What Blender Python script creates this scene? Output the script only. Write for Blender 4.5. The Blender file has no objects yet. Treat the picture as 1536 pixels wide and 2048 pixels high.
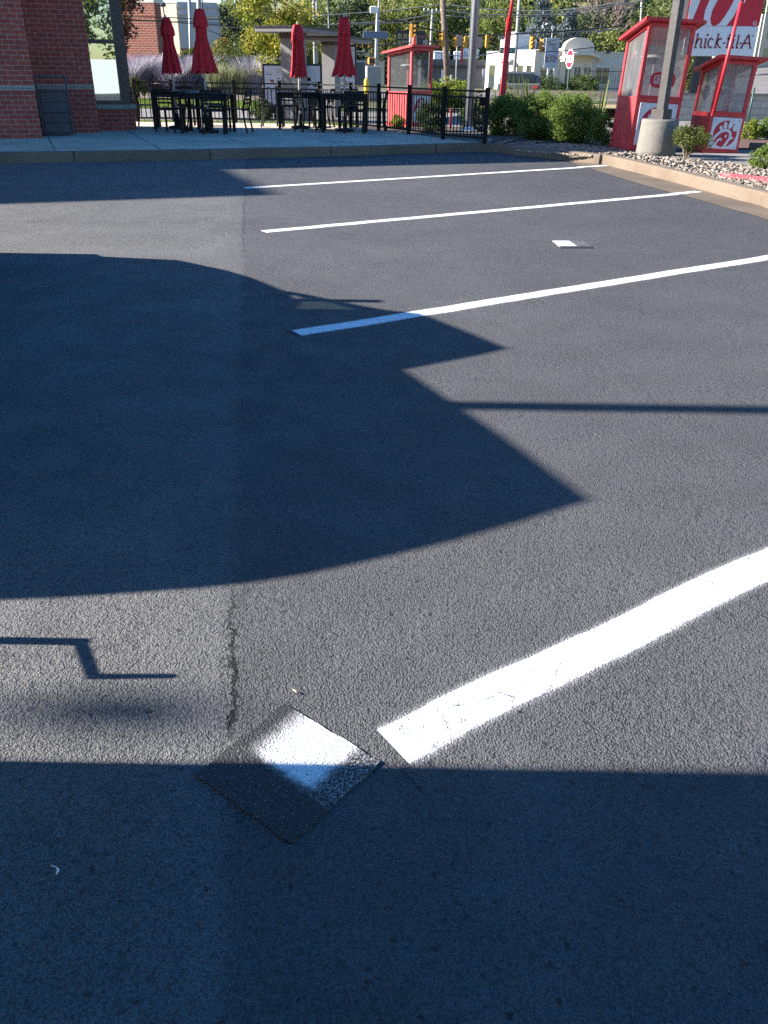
import bpy, math, random
import numpy as np
from mathutils import Vector, Matrix
R = math.radians
SC = bpy.context.scene
COL = SC.collection
RNG = random.Random(7)

# ------------------------------------------------------------------ camera
FPX, IW, IH = 1660.0, 1536, 2048
ROLL, PITCH, CAMH = R(0.85), math.atan(880.0 / FPX), 1.3
_f = Vector((0, math.cos(PITCH), -math.sin(PITCH)))
_r = Vector((1, 0, 0)); _u = _r.cross(_f)
CR = math.cos(ROLL) * _r + math.sin(ROLL) * _u
CU = math.cos(ROLL) * _u - math.sin(ROLL) * _r
cam_data = bpy.data.cameras.new('camera')
cam = bpy.data.objects.new('camera', cam_data); COL.objects.link(cam)
cam_data.sensor_fit = 'VERTICAL'; cam_data.sensor_height = 36.0; cam_data.sensor_width = 27.0
cam_data.lens = FPX * 36.0 / IH
cam_data.clip_start = 0.05; cam_data.clip_end = 2000
cam.matrix_world = Matrix(((CR.x, CU.x, -_f.x, 0), (CR.y, CU.y, -_f.y, 0), (CR.z, CU.z, -_f.z, CAMH), (0, 0, 0, 1)))
SC.camera = cam

# ------------------------------------------------------------------ light
SUN_EL, SUN_TAN = R(27), math.tan(R(27))
world = bpy.data.worlds.new("World"); SC.world = world; world.use_nodes = True
wn = world.node_tree; wn.nodes.clear()
sky = wn.nodes.new('ShaderNodeTexSky'); sky.sky_type = 'NISHITA'; sky.sun_disc = False
sky.sun_elevation = SUN_EL; sky.sun_rotation = R(-90); sky.air_density = 1.0; sky.dust_density = 0.4; sky.ozone_density = 2.0
hs = wn.nodes.new('ShaderNodeHueSaturation'); hs.inputs['Saturation'].default_value = 1.44; hs.inputs['Hue'].default_value = 0.507
bg = wn.nodes.new('ShaderNodeBackground'); bg.inputs['Strength'].default_value = 0.076
wo = wn.nodes.new('ShaderNodeOutputWorld')
wn.links.new(sky.outputs[0], hs.inputs['Color']); wn.links.new(hs.outputs[0], bg.inputs[0]); wn.links.new(bg.outputs[0], wo.inputs[0])
sl = bpy.data.lights.new('sun', 'SUN'); sl.energy = 5.0; sl.angle = R(0.53); sl.color = (1.0, 0.945, 0.87)
sun = bpy.data.objects.new('sun', sl); COL.objects.link(sun)
sun.rotation_euler = Vector((-math.cos(SUN_EL), 0.0, math.sin(SUN_EL))).to_track_quat('Z', 'Y').to_euler()
SC.view_settings.view_transform = 'Standard'; SC.view_settings.look = 'None'
SC.view_settings.exposure = 1.72; SC.view_settings.gamma = 1.0
SC.cycles.max_bounces = 6; SC.cycles.transparent_max_bounces = 16
SC.cycles.use_denoising = False; SC.cycles.sample_clamp_indirect = 3.0; SC.cycles.adaptive_threshold = 0.01

# ------------------------------------------------------------------ places: where a line of sight meets the ground (or a depth)
def ray(px, py): return (_f * FPX + CR * (px - 768) - CU * (py - 1024)).normalized()
def P(px, py, z=0.0):
    d = ray(px, py); t = (z - CAMH) / d.z
    return Vector((d.x * t, d.y * t, z))
def A(px, py, Y):
    d = ray(px, py); t = Y / d.y
    return Vector((d.x * t, Y, CAMH + d.z * t))
def HT(base, px, py):            # height above z=0 of a point straight above base seen at px,py
    return A(px, py, base.y).z

# ------------------------------------------------------------------ things
def tag(o, label=None, cat=None, group=None, kind=None):
    if label: o['label'] = label
    if cat: o['category'] = cat
    if group: o['group'] = group
    if kind: o['kind'] = kind
    return o
def thing(name, label, cat, loc=(0, 0, 0), rz=0.0, group=None, tilt=0.0):
    o = bpy.data.objects.new(name, None); COL.objects.link(o); o.empty_display_size = 0.2
    o.location = loc; o.rotation_euler = (0, tilt, rz)
    return tag(o, label, cat, group)
def copy_tree(o, parent=None):
    c = o.copy(); COL.objects.link(c)
    if parent is not None: c.parent = parent
    for ch in list(o.children): copy_tree(ch, c)
    return c
def link_mesh(name, me, mat, parent=None):
    o = bpy.data.objects.new(name, me); COL.objects.link(o)
    if mat is not None:
        for m in (mat if isinstance(mat, (list, tuple)) else [mat]): me.materials.append(m)
    if parent is not None: o.parent = parent
    return o

class MB:
    def __init__(s): s.v = []; s.f = []; s.uv = None
    def add(s, vs, fs):
        n = len(s.v); s.v += [tuple(v) for v in vs]; s.f += [tuple(i + n for i in f) for f in fs]; return s
    def box(s, x0, x1, y0, y1, z0, z1, M=None):
        vs = [(x0, y0, z0), (x1, y0, z0), (x1, y1, z0), (x0, y1, z0), (x0, y0, z1), (x1, y0, z1), (x1, y1, z1), (x0, y1, z1)]
        if M is not None: vs = [M @ Vector(v) for v in vs]
        return s.add(vs, [(0, 3, 2, 1), (4, 5, 6, 7), (0, 1, 5, 4), (1, 2, 6, 5), (2, 3, 7, 6), (3, 0, 4, 7)])
    def bbox(s, x0, x1, y0, y1, z0, z1, b=0.01):      # box with chamfered edges
        vs = []; 
        for sx in (0, 1):
            for sy in (0, 1):
                for sz in (0, 1):
                    X = (x0, x1)[sx]; Y = (y0, y1)[sy]; Z = (z0, z1)[sz]
                    ix = b if sx == 0 else -b; iy = b if sy == 0 else -b; iz = b if sz == 0 else -b
                    vs += [(X, Y + iy, Z + iz), (X + ix, Y, Z + iz), (X + ix, Y + iy, Z)]
        idx = lambda sx, sy, sz, k: (sx * 4 + sy * 2 + sz) * 3 + k
        fs = []
        for q in (0, 1):
            o = [(0, 0), (1, 0), (1, 1), (0, 1)]
            a = [idx(q, i, j, 0) for i, j in o]; fs.append(tuple(a if q else a[::-1]))
            a = [idx(i, q, j, 1) for i, j in o]; fs.append(tuple(a[::-1] if q else a))
            a = [idx(i, j, q, 2) for i, j in o]; fs.append(tuple(a if q else a[::-1]))
        for i in (0, 1):
            for j in (0, 1):
                fs.append((idx(0, i, j, 1), idx(1, i, j, 1), idx(1, i, j, 2), idx(0, i, j, 2)))
                fs.append((idx(i, 0, j, 0), idx(i, 1, j, 0), idx(i, 1, j, 2), idx(i, 0, j, 2)))
                fs.append((idx(i, j, 0, 0), idx(i, j, 1, 0), idx(i, j, 1, 1), idx(i, j, 0, 1)))
        for i in (0, 1):
            for j in (0, 1):
                for k in (0, 1): fs.append((idx(i, j, k, 0), idx(i, j, k, 1), idx(i, j, k, 2)))
        return s.add(vs, fs)
    def tube(s, pts, r, n=8, caps=True):
        pts = [Vector(p) for p in pts]; rr = r if isinstance(r, (list, tuple)) else [r] * len(pts)
        vs = []; ref = None
        for i, p in enumerate(pts):
            d = (pts[min(i + 1, len(pts) - 1)] - pts[max(i - 1, 0)]).normalized()
            if ref is None:
                ref = Vector((1, 0, 0)) if abs(d.x) < 0.9 else Vector((0, 1, 0))
            a = (ref - d * ref.dot(d)).normalized(); b = d.cross(a); ref = a
            for k in range(n):
                t = 2 * math.pi * k / n
                vs.append(p + (a * math.cos(t) + b * math.sin(t)) * rr[i])
        fs = []
        for i in range(len(pts) - 1):
            for k in range(n):
                fs.append((i * n + k, i * n + (k + 1) % n, (i + 1) * n + (k + 1) % n, (i + 1) * n + k))
        if caps: fs.append(tuple(range(n))[::-1]); fs.append(tuple((len(pts) - 1) * n + k for k in range(n)))
        return s.add(vs, fs)
    def bar(s, p, q, w, h=None):         # square bar between two points
        p, q = Vector(p), Vector(q); h = h or w; d = (q - p).normalized()
        a = Vector((0, 0, 1)) if abs(d.z) < 0.9 else Vector((0, 1, 0))
        b = d.cross(a).normalized(); a = b.cross(d).normalized()
        vs = []
        for c in (p, q):
            for i, j in ((-1, -1), (1, -1), (1, 1), (-1, 1)): vs.append(c + b * (i * w / 2) + a * (j * h / 2))
        return s.add(vs, [(3, 2, 1, 0), (4, 5, 6, 7), (0, 1, 5, 4), (1, 2, 6, 5), (2, 3, 7, 6), (3, 0, 4, 7)])
    def lathe(s, prof, n=24, c=(0, 0)):  # prof: (r, z)
        vs = []; fs = []
        for r, z in prof:
            for k in range(n):
                t = 2 * math.pi * k / n; vs.append((c[0] + r * math.cos(t), c[1] + r * math.sin(t), z))
        m = len(prof)
        for i in range(m - 1):
            for k in range(n): fs.append((i * n + k, i * n + (k + 1) % n, (i + 1) * n + (k + 1) % n, (i + 1) * n + k))
        fs.append(tuple(range(n))[::-1]); fs.append(tuple((m - 1) * n + k for k in range(n)))
        return s.add(vs, fs)
    def prism(s, poly, z0, z1):           # poly in xy, either winding
        ar = sum(poly[i][0] * poly[(i + 1) % len(poly)][1] - poly[(i + 1) % len(poly)][0] * poly[i][1] for i in range(len(poly)))
        if ar < 0: poly = poly[::-1]
        n = len(poly)
        vs = [(p[0], p[1], z0) for p in poly] + [(p[0], p[1], z1) for p in poly]
        return s.add(vs, [tuple(range(n))[::-1], tuple(range(n, 2 * n))] + [(i, (i + 1) % n, n + (i + 1) % n, n + i) for i in range(n)])
    def prism_x(s, poly, x0, x1):         # poly in (y, z) swept along x
        n = len(poly)
        vs = [(x0, p[0], p[1]) for p in poly] + [(x1, p[0], p[1]) for p in poly]
        return s.add(vs, [tuple(range(n)), tuple(range(n, 2 * n))[::-1]] + [(i, n + i, n + (i + 1) % n, (i + 1) % n) for i in range(n)])
    def sheet(s, pts): return s.add(pts, [tuple(range(len(pts)))])
    def ribbon(s, pts, w, fx):            # flat stroke: 2-D points -> fx(x, y) 3-D
        pts = [Vector(p) for p in pts]; L = []; Rr = []
        ws = w if isinstance(w, (list, tuple)) else [w] * len(pts)
        for i, p in enumerate(pts):
            d = (pts[min(i + 1, len(pts) - 1)] - pts[max(i - 1, 0)]).normalized(); nrm = Vector((-d.y, d.x))
            L.append(p + nrm * ws[i] / 2); Rr.append(p - nrm * ws[i] / 2)
        for i in range(len(pts) - 1):
            s.add([fx(*L[i]), fx(*Rr[i]), fx(*Rr[i + 1]), fx(*L[i + 1])], [(0, 1, 2, 3)])
        return s
    def oval(s, cx, cy, rx, ry, fx, ang=0, n=18):
        ca, sa = math.cos(ang), math.sin(ang); pts = []
        for k in range(n):
            t = 2 * math.pi * k / n; x, y = rx * math.cos(t), ry * math.sin(t)
            pts.append(fx(cx + x * ca - y * sa, cy + x * sa + y * ca))
        return s.add(pts, [tuple(range(n))])
    def build(s, name, mat, parent=None, smooth=False):
        me = bpy.data.meshes.new(name); me.from_pydata(s.v, [], s.f); me.validate(); me.update()
        if smooth:
            me.polygons.foreach_set('use_smooth', [True] * len(me.polygons))
        return link_mesh(name, me, mat, parent)

def fix_normals(o):
    import bmesh
    bm = bmesh.new(); bm.from_mesh(o.data); bmesh.ops.recalc_face_normals(bm, faces=bm.faces); bm.to_mesh(o.data); bm.free(); return o
def spline(pts, k=8):
    pts = [Vector(p) for p in pts]; out = []
    for i in range(len(pts) - 1):
        p0 = pts[max(i - 1, 0)]; p1 = pts[i]; p2 = pts[i + 1]; p3 = pts[min(i + 2, len(pts) - 1)]
        for j in range(k):
            t = j / k
            out.append(0.5 * ((2 * p1) + (p2 - p0) * t + (2 * p0 - 5 * p1 + 4 * p2 - p3) * t * t + (3 * p1 - p0 - 3 * p2 + p3) * t ** 3))
    return out + [pts[-1]]
def text_mesh(name, s, size, mat, parent, loc, rot=(R(90), 0, 0), shear=0.0, sx=1.0, align='LEFT', offset=0.0, ext=0.0):
    cu = bpy.data.curves.new(name, 'FONT'); cu.body = s; cu.size = size; cu.shear = shear; cu.align_x = align; cu.offset = offset; cu.extrude = ext
    cu.resolution_u = 3
    t = bpy.data.objects.new('tmp', cu); COL.objects.link(t)
    dg = bpy.context.evaluated_depsgraph_get()
    me = bpy.data.meshes.new_from_object(t.evaluated_get(dg)); bpy.data.objects.remove(t); bpy.data.curves.remove(cu)
    me.materials.clear()
    o = link_mesh(name, me, mat, parent); o.location = loc; o.rotation_euler = rot; o.scale = (sx, 1, 1)
    return o

# ------------------------------------------------------------------ materials
def new_mat(name):
    m = bpy.data.materials.new(name); m.use_nodes = True; nt = m.node_tree; nt.nodes.clear()
    out = nt.nodes.new('ShaderNodeOutputMaterial'); return m, nt, out
class N:     # tiny node helper
    def __init__(s, nt): s.nt = nt
    def n(s, t, **kw):
        x = s.nt.nodes.new(t)
        for k, v in kw.items(): setattr(x, k, v)
        return x
    def put(s, inp, v):
        if isinstance(v, bpy.types.NodeSocket): s.nt.links.new(v, inp)
        elif v is not None: inp.default_value = v
    def math(s, op, a, b=None, c=None, clamp=False):
        x = s.n('ShaderNodeMath', operation=op, use_clamp=clamp); s.put(x.inputs[0], a); s.put(x.inputs[1], b)
        if c is not None: s.put(x.inputs[2], c)
        return x.outputs[0]
    def noise(s, vec, scale, detail=3, rough=0.55, out=0):
        x = s.n('ShaderNodeTexNoise'); s.put(x.inputs['Vector'], vec); x.inputs['Scale'].default_value = scale
        x.inputs['Detail'].default_value = detail; x.inputs['Roughness'].default_value = rough; return x.outputs[out]
    def voro(s, vec, scale, feature='F1', out='Distance', rnd=1.0):
        x = s.n('ShaderNodeTexVoronoi', feature=feature); s.put(x.inputs['Vector'], vec); x.inputs['Scale'].default_value = scale
        x.inputs['Randomness'].default_value = rnd; return x.outputs[out]
    def ramp(s, v, a, b, lo=0.0, hi=1.0, smooth=True):
        x = s.n('ShaderNodeMapRange', interpolation_type='SMOOTHSTEP' if smooth else 'LINEAR'); s.put(x.inputs[0], v)
        s.put(x.inputs[1], a); s.put(x.inputs[2], b); s.put(x.inputs[3], lo); s.put(x.inputs[4], hi); return x.outputs[0]
    def mix(s, f, a, b, blend='MIX'):
        x = s.n('ShaderNodeMix', data_type='RGBA', blend_type=blend); s.put(x.inputs[0], f)
        s.put(x.inputs[6], (*a, 1) if isinstance(a, tuple) and len(a) == 3 else a); s.put(x.inputs[7], (*b, 1) if isinstance(b, tuple) and len(b) == 3 else b)
        return x.outputs[2]
    def mixf(s, f, a, b):
        x = s.n('ShaderNodeMix', data_type='FLOAT'); s.put(x.inputs[0], f); s.put(x.inputs[2], a); s.put(x.inputs[3], b); return x.outputs[0]
    def xyz(s, vec):
        x = s.n('ShaderNodeSeparateXYZ'); s.put(x.inputs[0], vec); return x.outputs
    def comb(s, x=0, y=0, z=0):
        c = s.n('ShaderNodeCombineXYZ'); s.put(c.inputs[0], x); s.put(c.inputs[1], y); s.put(c.inputs[2], z); return c.outputs[0]
    def bump(s, h, dist=0.01, strength=1.0, normal=None):
        b = s.n('ShaderNodeBump'); s.put(b.inputs['Height'], h); b.inputs['Distance'].default_value = dist; s.put(b.inputs['Strength'], strength)
        if normal is not None: s.put(b.inputs['Normal'], normal)
        return b.outputs[0]
    def bsdf(s, col, rough=0.6, normal=None, metal=0.0, spec=0.5, coat=0.0):
        b = s.n('ShaderNodeBsdfPrincipled'); s.put(b.inputs['Base Color'], (*col, 1) if isinstance(col, tuple) and len(col) == 3 else col)
        s.put(b.inputs['Roughness'], rough); b.inputs['Metallic'].default_value = metal; b.inputs['Specular IOR Level'].default_value = spec
        b.inputs['Coat Weight'].default_value = coat
        if normal is not None: s.put(b.inputs['Normal'], normal)
        return b.outputs[0]
    def objco(s): return s.n('ShaderNodeTexCoord').outputs['Object']
    def pos(s): return s.n('ShaderNodeNewGeometry').outputs['Position']

def M(name, col, rough=0.6, var=0.15, scale=6.0, bump=0.0, bscale=60.0, metal=0.0, spec=0.5, coat=0.0, tint=None, world=False):
    m, nt, out = new_mat(name); h = N(nt); co = h.pos() if world else h.objco()
    f = h.noise(co, scale, 4, 0.6)
    hi = tuple(min(1, c * (1 + var)) for c in col); lo = tuple(c * (1 - var) for c in (tint or col))
    c = h.mix(h.ramp(f, 0.3, 0.7), lo, hi)
    nrm = h.bump(h.noise(co, bscale, 3), bump) if bump else None
    rg = h.ramp(h.noise(co, scale * 2.3, 3), 0.3, 0.7, max(0.02, rough - 0.08), min(1, rough + 0.08))
    nt.links.new(h.bsdf(c, rg, nrm, metal, spec, coat), out.inputs[0]); return m

def asphalt(h):
    """colour, roughness, height of the lot's asphalt from world position"""
    pos = h.pos(); X, Y, Z = h.xyz(pos)
    s0 = h.math('ADD', h.math('MULTIPLY_ADD', Y, 0.152, X), 0.12)             # signed distance to the paving joint
    wob = h.math('MULTIPLY', h.math('SUBTRACT', h.noise(pos, 5, 5, .65), 0.5), 0.06)
    s = h.math('ADD', s0, wob)
    right = h.ramp(s, -0.045, 0.03)
    strip = h.math('MULTIPLY', h.ramp(s, -0.2, -0.1), h.ramp(s, -0.005, -0.03))
    big = h.noise(pos, 0.55, 4, 0.6); mid = h.noise(pos, 3.2, 4, 0.65); fine = h.noise(pos, 60, 2, 0.6)
    left_c = h.mix(h.ramp(big, 0.3, 0.7), (0.155, 0.150, 0.144), (0.198, 0.192, 0.183))
    right_c = h.mix(h.ramp(big, 0.3, 0.7), (0.097, 0.095, 0.097), (0.128, 0.125, 0.124))
    far = h.ramp(h.math('MULTIPLY_ADD', Y, 0.12, X), 1.0, 4.5)
    right_c = h.mix(h.math('MULTIPLY', far, 0.4), right_c, (0.050, 0.049, 0.053))
    c = h.mix(right, left_c, right_c)
    c = h.mix(h.math('MULTIPLY', strip, 0.5), c, (0.125, 0.122, 0.120))
    # tyre-worn, faintly streaked bands running the length of the stall
    sv = h.math('MULTIPLY_ADD', X, -0.56, h.math('MULTIPLY', Y, 0.83)); su = h.math('MULTIPLY_ADD', X, 0.83, h.math('MULTIPLY', Y, 0.56))
    streak = h.noise(h.comb(h.math('MULTIPLY', su, 0.35), h.math('MULTIPLY', sv, 2.2), 0), 1.6, 5, 0.65)
    c = h.mix(h.math('MULTIPLY', h.ramp(streak, 0.52, 0.75), 0.22), c, (0.12, 0.112, 0.105))
    c = h.mix(h.math('MULTIPLY', h.ramp(mid, 0.55, 0.8), 0.15), c, (0.045, 0.044, 0.05))
    c = h.mix(h.math('MULTIPLY', h.ramp(h.noise(pos, 1.1, 3), 0.6, 0.8), 0.08), c, (0.13, 0.10, 0.08))
    # aggregate
    warp = h.n('ShaderNodeVectorMath', operation='MULTIPLY_ADD'); h.put(warp.inputs[0], h.noise(pos, 70, 2, out=1)); warp.inputs[1].default_value = (0.012, 0.012, 0.012); h.put(warp.inputs[2], pos)
    wp = warp.outputs[0]
    v1 = h.voro(wp, 95, 'SMOOTH_F1'); v2 = h.voro(wp, 185); lum = h.noise(pos, 55, 4, 0.7); tiny = h.noise(pos, 420, 2)
    stone = h.math('MULTIPLY', v1, h.mixf(right, -0.6, -0.3))
    hgt = h.math('ADD', h.math('ADD', stone, h.math('MULTIPLY', v2, -0.8)), h.math('ADD', h.math('MULTIPLY', lum, 0.45), h.math('MULTIPLY', tiny, 0.5)))
    rough_amt = h.math('MULTIPLY', h.mixf(right, 1.0, 0.85), h.mixf(strip, 1.0, 0.65))
    patchy = h.ramp(h.noise(pos, 2.4, 3), 0.35, 0.65, 0.65, 1.15)
    coarse = h.math('MULTIPLY', h.ramp(h.noise(pos, 2.1, 4, .6), 0.46, 0.60), rough_amt)
    v3 = h.voro(wp, 52, 'SMOOTH_F1')
    hgt = h.math('MULTIPLY', hgt, h.math('MULTIPLY', rough_amt, patchy))
    hgt = h.math('ADD', hgt, h.math('MULTIPLY', h.math('MULTIPLY', v3, -0.9), coarse))
    c = h.mix(h.math('MULTIPLY', h.math('MULTIPLY', h.ramp(v3, 0.44, 0.70), coarse), 0.3), c, (0.022, 0.022, 0.025))  # crevice shade painted in, here and below, where bumps shade weakly
    c = h.mix(h.math('MULTIPLY', h.ramp(v1, 0.46, 0.72), 0.4), c, (0.026, 0.026, 0.029))
    stain = h.math('MULTIPLY', h.ramp(h.noise(pos, 0.9, 5, .7), 0.56, 0.68), h.ramp(h.noise(pos, 7, 4, .7), 0.35, 0.6))
    c = h.mix(h.math('MULTIPLY', stain, 0.10), c, (0.035, 0.033, 0.034))
    # pits and pale grit
    cell = h.n('ShaderNodeTexVoronoi', feature='F1'); h.put(cell.inputs['Vector'], wp); cell.inputs['Scale'].default_value = 27
    rid = h.xyz(cell.outputs['Color'])
    pit = h.math('MULTIPLY', h.ramp(h.math('ADD', cell.outputs['Distance'], h.math('MULTIPLY', h.math('SUBTRACT', h.noise(pos, 75, 4, .75), .5), .75)), 0.15, 0.08), h.ramp(rid[0], 0.70, 0.72))
    grit = h.math('MULTIPLY', h.ramp(cell.outputs['Distance'], 0.055, 0.03), h.ramp(rid[1], 0.90, 0.91))
    c = h.mix(h.math('MULTIPLY', pit, 0.7), c, (0.012, 0.012, 0.013))
    c = h.mix(h.math('MULTIPLY', grit, 0.8), c, (0.42, 0.38, 0.33))
    hgt = h.math('SUBTRACT', hgt, h.math('MULTIPLY', pit, 1.0))
    # stone-to-binder contrast
    c = h.mix(h.math('MULTIPLY', h.ramp(v2, 0.35, 0.8), 0.55), c, (0.02, 0.02, 0.022))
    c = h.mix(h.math('MULTIPLY', h.ramp(h.noise(pos, 240, 2, 0.6), 0.55, 0.8), 0.3), c, (0.16, 0.155, 0.15))
    # open crack along the joint, near stretch and far stretch
    jag = h.math('ADD', h.math('MULTIPLY', h.math('SUBTRACT', h.noise(pos, 16, 3, 0.6), 0.5), 0.06), h.math('MULTIPLY', h.math('SUBTRACT', h.noise(pos, 75, 3, 0.7), 0.5), 0.035))
    cd = h.math('ABSOLUTE', h.math('ADD', h.math('ADD', s0, jag), h.math('MULTIPLY', h.math('SUBTRACT', h.noise(pos, 3, 2), 0.5), 0.03)))
    zone = h.math('ADD', h.math('MULTIPLY', h.ramp(Y, 1.36, 1.42), h.ramp(Y, 2.15, 1.7)), h.math('MULTIPLY', h.ramp(Y, 6.6, 7.2), h.math('MULTIPLY', h.ramp(Y, 11.5, 9.5), 0.6)))
    wid = h.math('MULTIPLY', h.ramp(h.noise(pos, 14, 3), 0.30, 0.56), h.math('MULTIPLY_ADD', Y, -0.0004, 0.0078))
    crack = h.math('MULTIPLY', h.ramp(h.math('SUBTRACT', cd, wid), 0.001, -0.001), zone, clamp=True)
    crumble = h.math('MULTIPLY', h.math('MULTIPLY', h.ramp(cd, 0.045, 0.01), h.ramp(h.noise(pos, 60, 3, .7), 0.54, 0.60)), zone, clamp=True)
    c = h.mix(crack, c, (0.006, 0.006, 0.007)); c = h.mix(h.math('MULTIPLY', crumble, 0.8), c, (0.02, 0.02, 0.022))
    hgt = h.math('SUBTRACT', hgt, h.math('ADD', h.math('MULTIPLY', crack, 1.3), h.math('MULTIPLY', crumble, 0.35)))
    # hairline crack across the old paving
    hy = h.math('ABSOLUTE', h.math('ADD', h.math('ADD', h.math('MULTIPLY_ADD', X, -0.03, Y), -8.35), h.math('MULTIPLY', h.math('SUBTRACT', h.noise(pos, 4, 5, 0.7), 0.5), 0.35)))
    hair = h.math('MULTIPLY', h.ramp(hy, 0.012, 0.005), h.ramp(X, -0.4, -1.2))
    c = h.mix(h.math('MULTIPLY', hair, 0.5), c, (0.02, 0.02, 0.02))
    rg = h.ramp(h.noise(pos, 6, 4), 0.3, 0.7, 0.62, 0.82)
    return c, rg, hgt
def asphalt_mat():
    m, nt, out = new_mat('asphalt'); h = N(nt); c, rg, hg = asphalt(h)
    nt.links.new(h.bsdf(c, rg, h.bump(hg, 0.0085), spec=0.35), out.inputs[0]); return m
def paint_mat(name, width, wear=1.0, seed=0.0):
    """white traffic paint laid on the asphalt: u = metres along, v = metres across from the line's middle"""
    m, nt, out = new_mat(name); h = N(nt); c, rg, hg = asphalt(h); pos = h.pos()
    uv = h.n('ShaderNodeUVMap').outputs[0]; U, V, _ = h.xyz(uv)
    wobble = h.math('MULTIPLY', h.math('SUBTRACT', h.noise(h.comb(U, seed, 0), 2.3, 3), 0.5), 0.045)
    v = h.math('ADD', V, wobble); av = h.math('ABSOLUTE', v)
    ragged = h.math('MULTIPLY', h.math('SUBTRACT', h.noise(pos, 120, 3, 0.7), 0.5), 0.0045)
    d = h.math('SUBTRACT', h.math('ADD', av, ragged), width / 2)
    core = h.math('MULTIPLY', h.ramp(d, 0.006, -0.004), h.ramp(U, 0.0, 0.003))
    mist = h.math('MULTIPLY', h.math('MULTIPLY', h.ramp(d, 0.022, -0.004), h.ramp(h.noise(pos, 300, 2), 0.3, 0.7)), h.math('MULTIPLY', h.ramp(U, 0, 0.01), 0.45))
    wv = h.n('ShaderNodeVectorMath', operation='MULTIPLY_ADD'); h.put(wv.inputs[0], h.noise(pos, 14, 4, .7, out=1)); wv.inputs[1].default_value = (.22, .22, .22); h.put(wv.inputs[2], pos)
    cell = h.voro(wv.outputs[0], 6.0, 'DISTANCE_TO_EDGE'); n1 = h.noise(pos, 30, 3)
    cr = h.math('MULTIPLY', h.ramp(h.math('ADD', cell, h.math('MULTIPLY', h.math('SUBTRACT', n1, 0.5), 0.10)), 0.019, 0.006), h.math('MAXIMUM', h.math('MULTIPLY', h.ramp(U, 0.8, 0.35), 1.0 if wear > .9 else 0.0), h.ramp(h.noise(pos, 4.5, 2), 0.52, 0.56)))
    pits = h.math('MULTIPLY', h.ramp(h.noise(pos, 95, 3, 0.7), 0.67, 0.71), h.ramp(h.noise(pos, 7, 2), 0.35, 0.65))
    edgew = h.math('MULTIPLY', h.ramp(v, -width * 0.30, -width * 0.48), h.ramp(h.noise(pos, 60, 4, 0.7), 0.47, 0.56))
    hole = h.math('MULTIPLY', h.math('MAXIMUM', h.math('MAXIMUM', cr, pits), h.math('MULTIPLY', edgew, 0.8)), wear)
    a = h.math('MAXIMUM', h.math('MULTIPLY', core, h.math('SUBTRACT', 1.0, h.math('MULTIPLY', hole, 0.6))), mist)
    white = h.mix(h.ramp(h.noise(pos, 9, 4), 0.35, 0.7), (0.74, 0.74, 0.72), (0.84, 0.84, 0.83))
    col = h.mix(a, c, white)
    hh = h.math('MULTIPLY', hg, h.mixf(a, 1.0, 0.22))
    nt.links.new(h.bsdf(col, h.mixf(a, rg, 0.55), h.bump(hh, 0.0085), spec=0.35), out.inputs[0]); return m
def patch_mat(name, u0, u1, v1):
    """speckled square of fresh asphalt with a bit of the painted line left on it; u, v run 0..1 along its sides"""
    m, nt, out = new_mat(name); h = N(nt); pos = h.pos(); uv = h.n('ShaderNodeUVMap').outputs[0]; U, V, _ = h.xyz(uv)
    sp = h.voro(pos, 210); n = h.noise(pos, 160, 3, 0.7); big = h.noise(pos, 12, 3)
    c = h.mix(h.ramp(n, 0.35, 0.75), (0.017, 0.017, 0.018), (0.075, 0.071, 0.068))
    cell = h.n('ShaderNodeTexVoronoi'); h.put(cell.inputs['Vector'], pos); cell.inputs['Scale'].default_value = 170
    sprk = h.math('MULTIPLY', h.ramp(cell.outputs['Distance'], 0.3, 0.18), h.ramp(h.xyz(cell.outputs['Color'])[0], 0.86, 0.9))
    c = h.mix(h.math('MULTIPLY', sprk, 0.7), c, (0.45, 0.44, 0.42))
    ns = h.math('MULTIPLY', h.math('SUBTRACT', h.noise(pos, 45, 4, 0.7), 0.5), 0.16)
    u = h.math('ADD', U, ns); v = h.math('ADD', V, h.math('MULTIPLY', ns, 0.6))
    band = h.math('MULTIPLY', h.ramp(v, v1 + 0.05, v1 - 0.05), h.ramp(u, u0 - 0.2, u0 + 0.10))
    strong = h.math('MULTIPLY', band, h.ramp(u, u1 + 0.08, u1 - 0.05))
    weak = h.math('MULTIPLY', h.math('MULTIPLY', band, h.ramp(u, u1 - 0.05, u1 + 0.08)), h.ramp(n, 0.44, 0.62))
    a = h.math('MAXIMUM', h.math('MULTIPLY', strong, h.ramp(h.noise(pos, 140, 3, 0.7), 0.30, 0.42)), h.math('MULTIPLY', weak, 0.32))
    edge = h.math('MULTIPLY', h.ramp(h.math('ABSOLUTE', h.math('SUBTRACT', v, v1 + 0.04)), 0.03, 0.0), h.ramp(u, u0, u0 + 0.1))
    a = h.math('MAXIMUM', a, h.math('MULTIPLY', h.math('MULTIPLY', edge, h.ramp(n, 0.45, 0.6)), 0.25))
    col = h.mix(a, c, (0.80, 0.80, 0.79))
    hgt = h.math('ADD', h.math('MULTIPLY', sp, -0.6), h.math('MULTIPLY', n, 0.8))
    nt.links.new(h.bsdf(col, 0.6, h.bump(hgt, 0.004), spec=0.4), out.inputs[0]); return m
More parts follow.
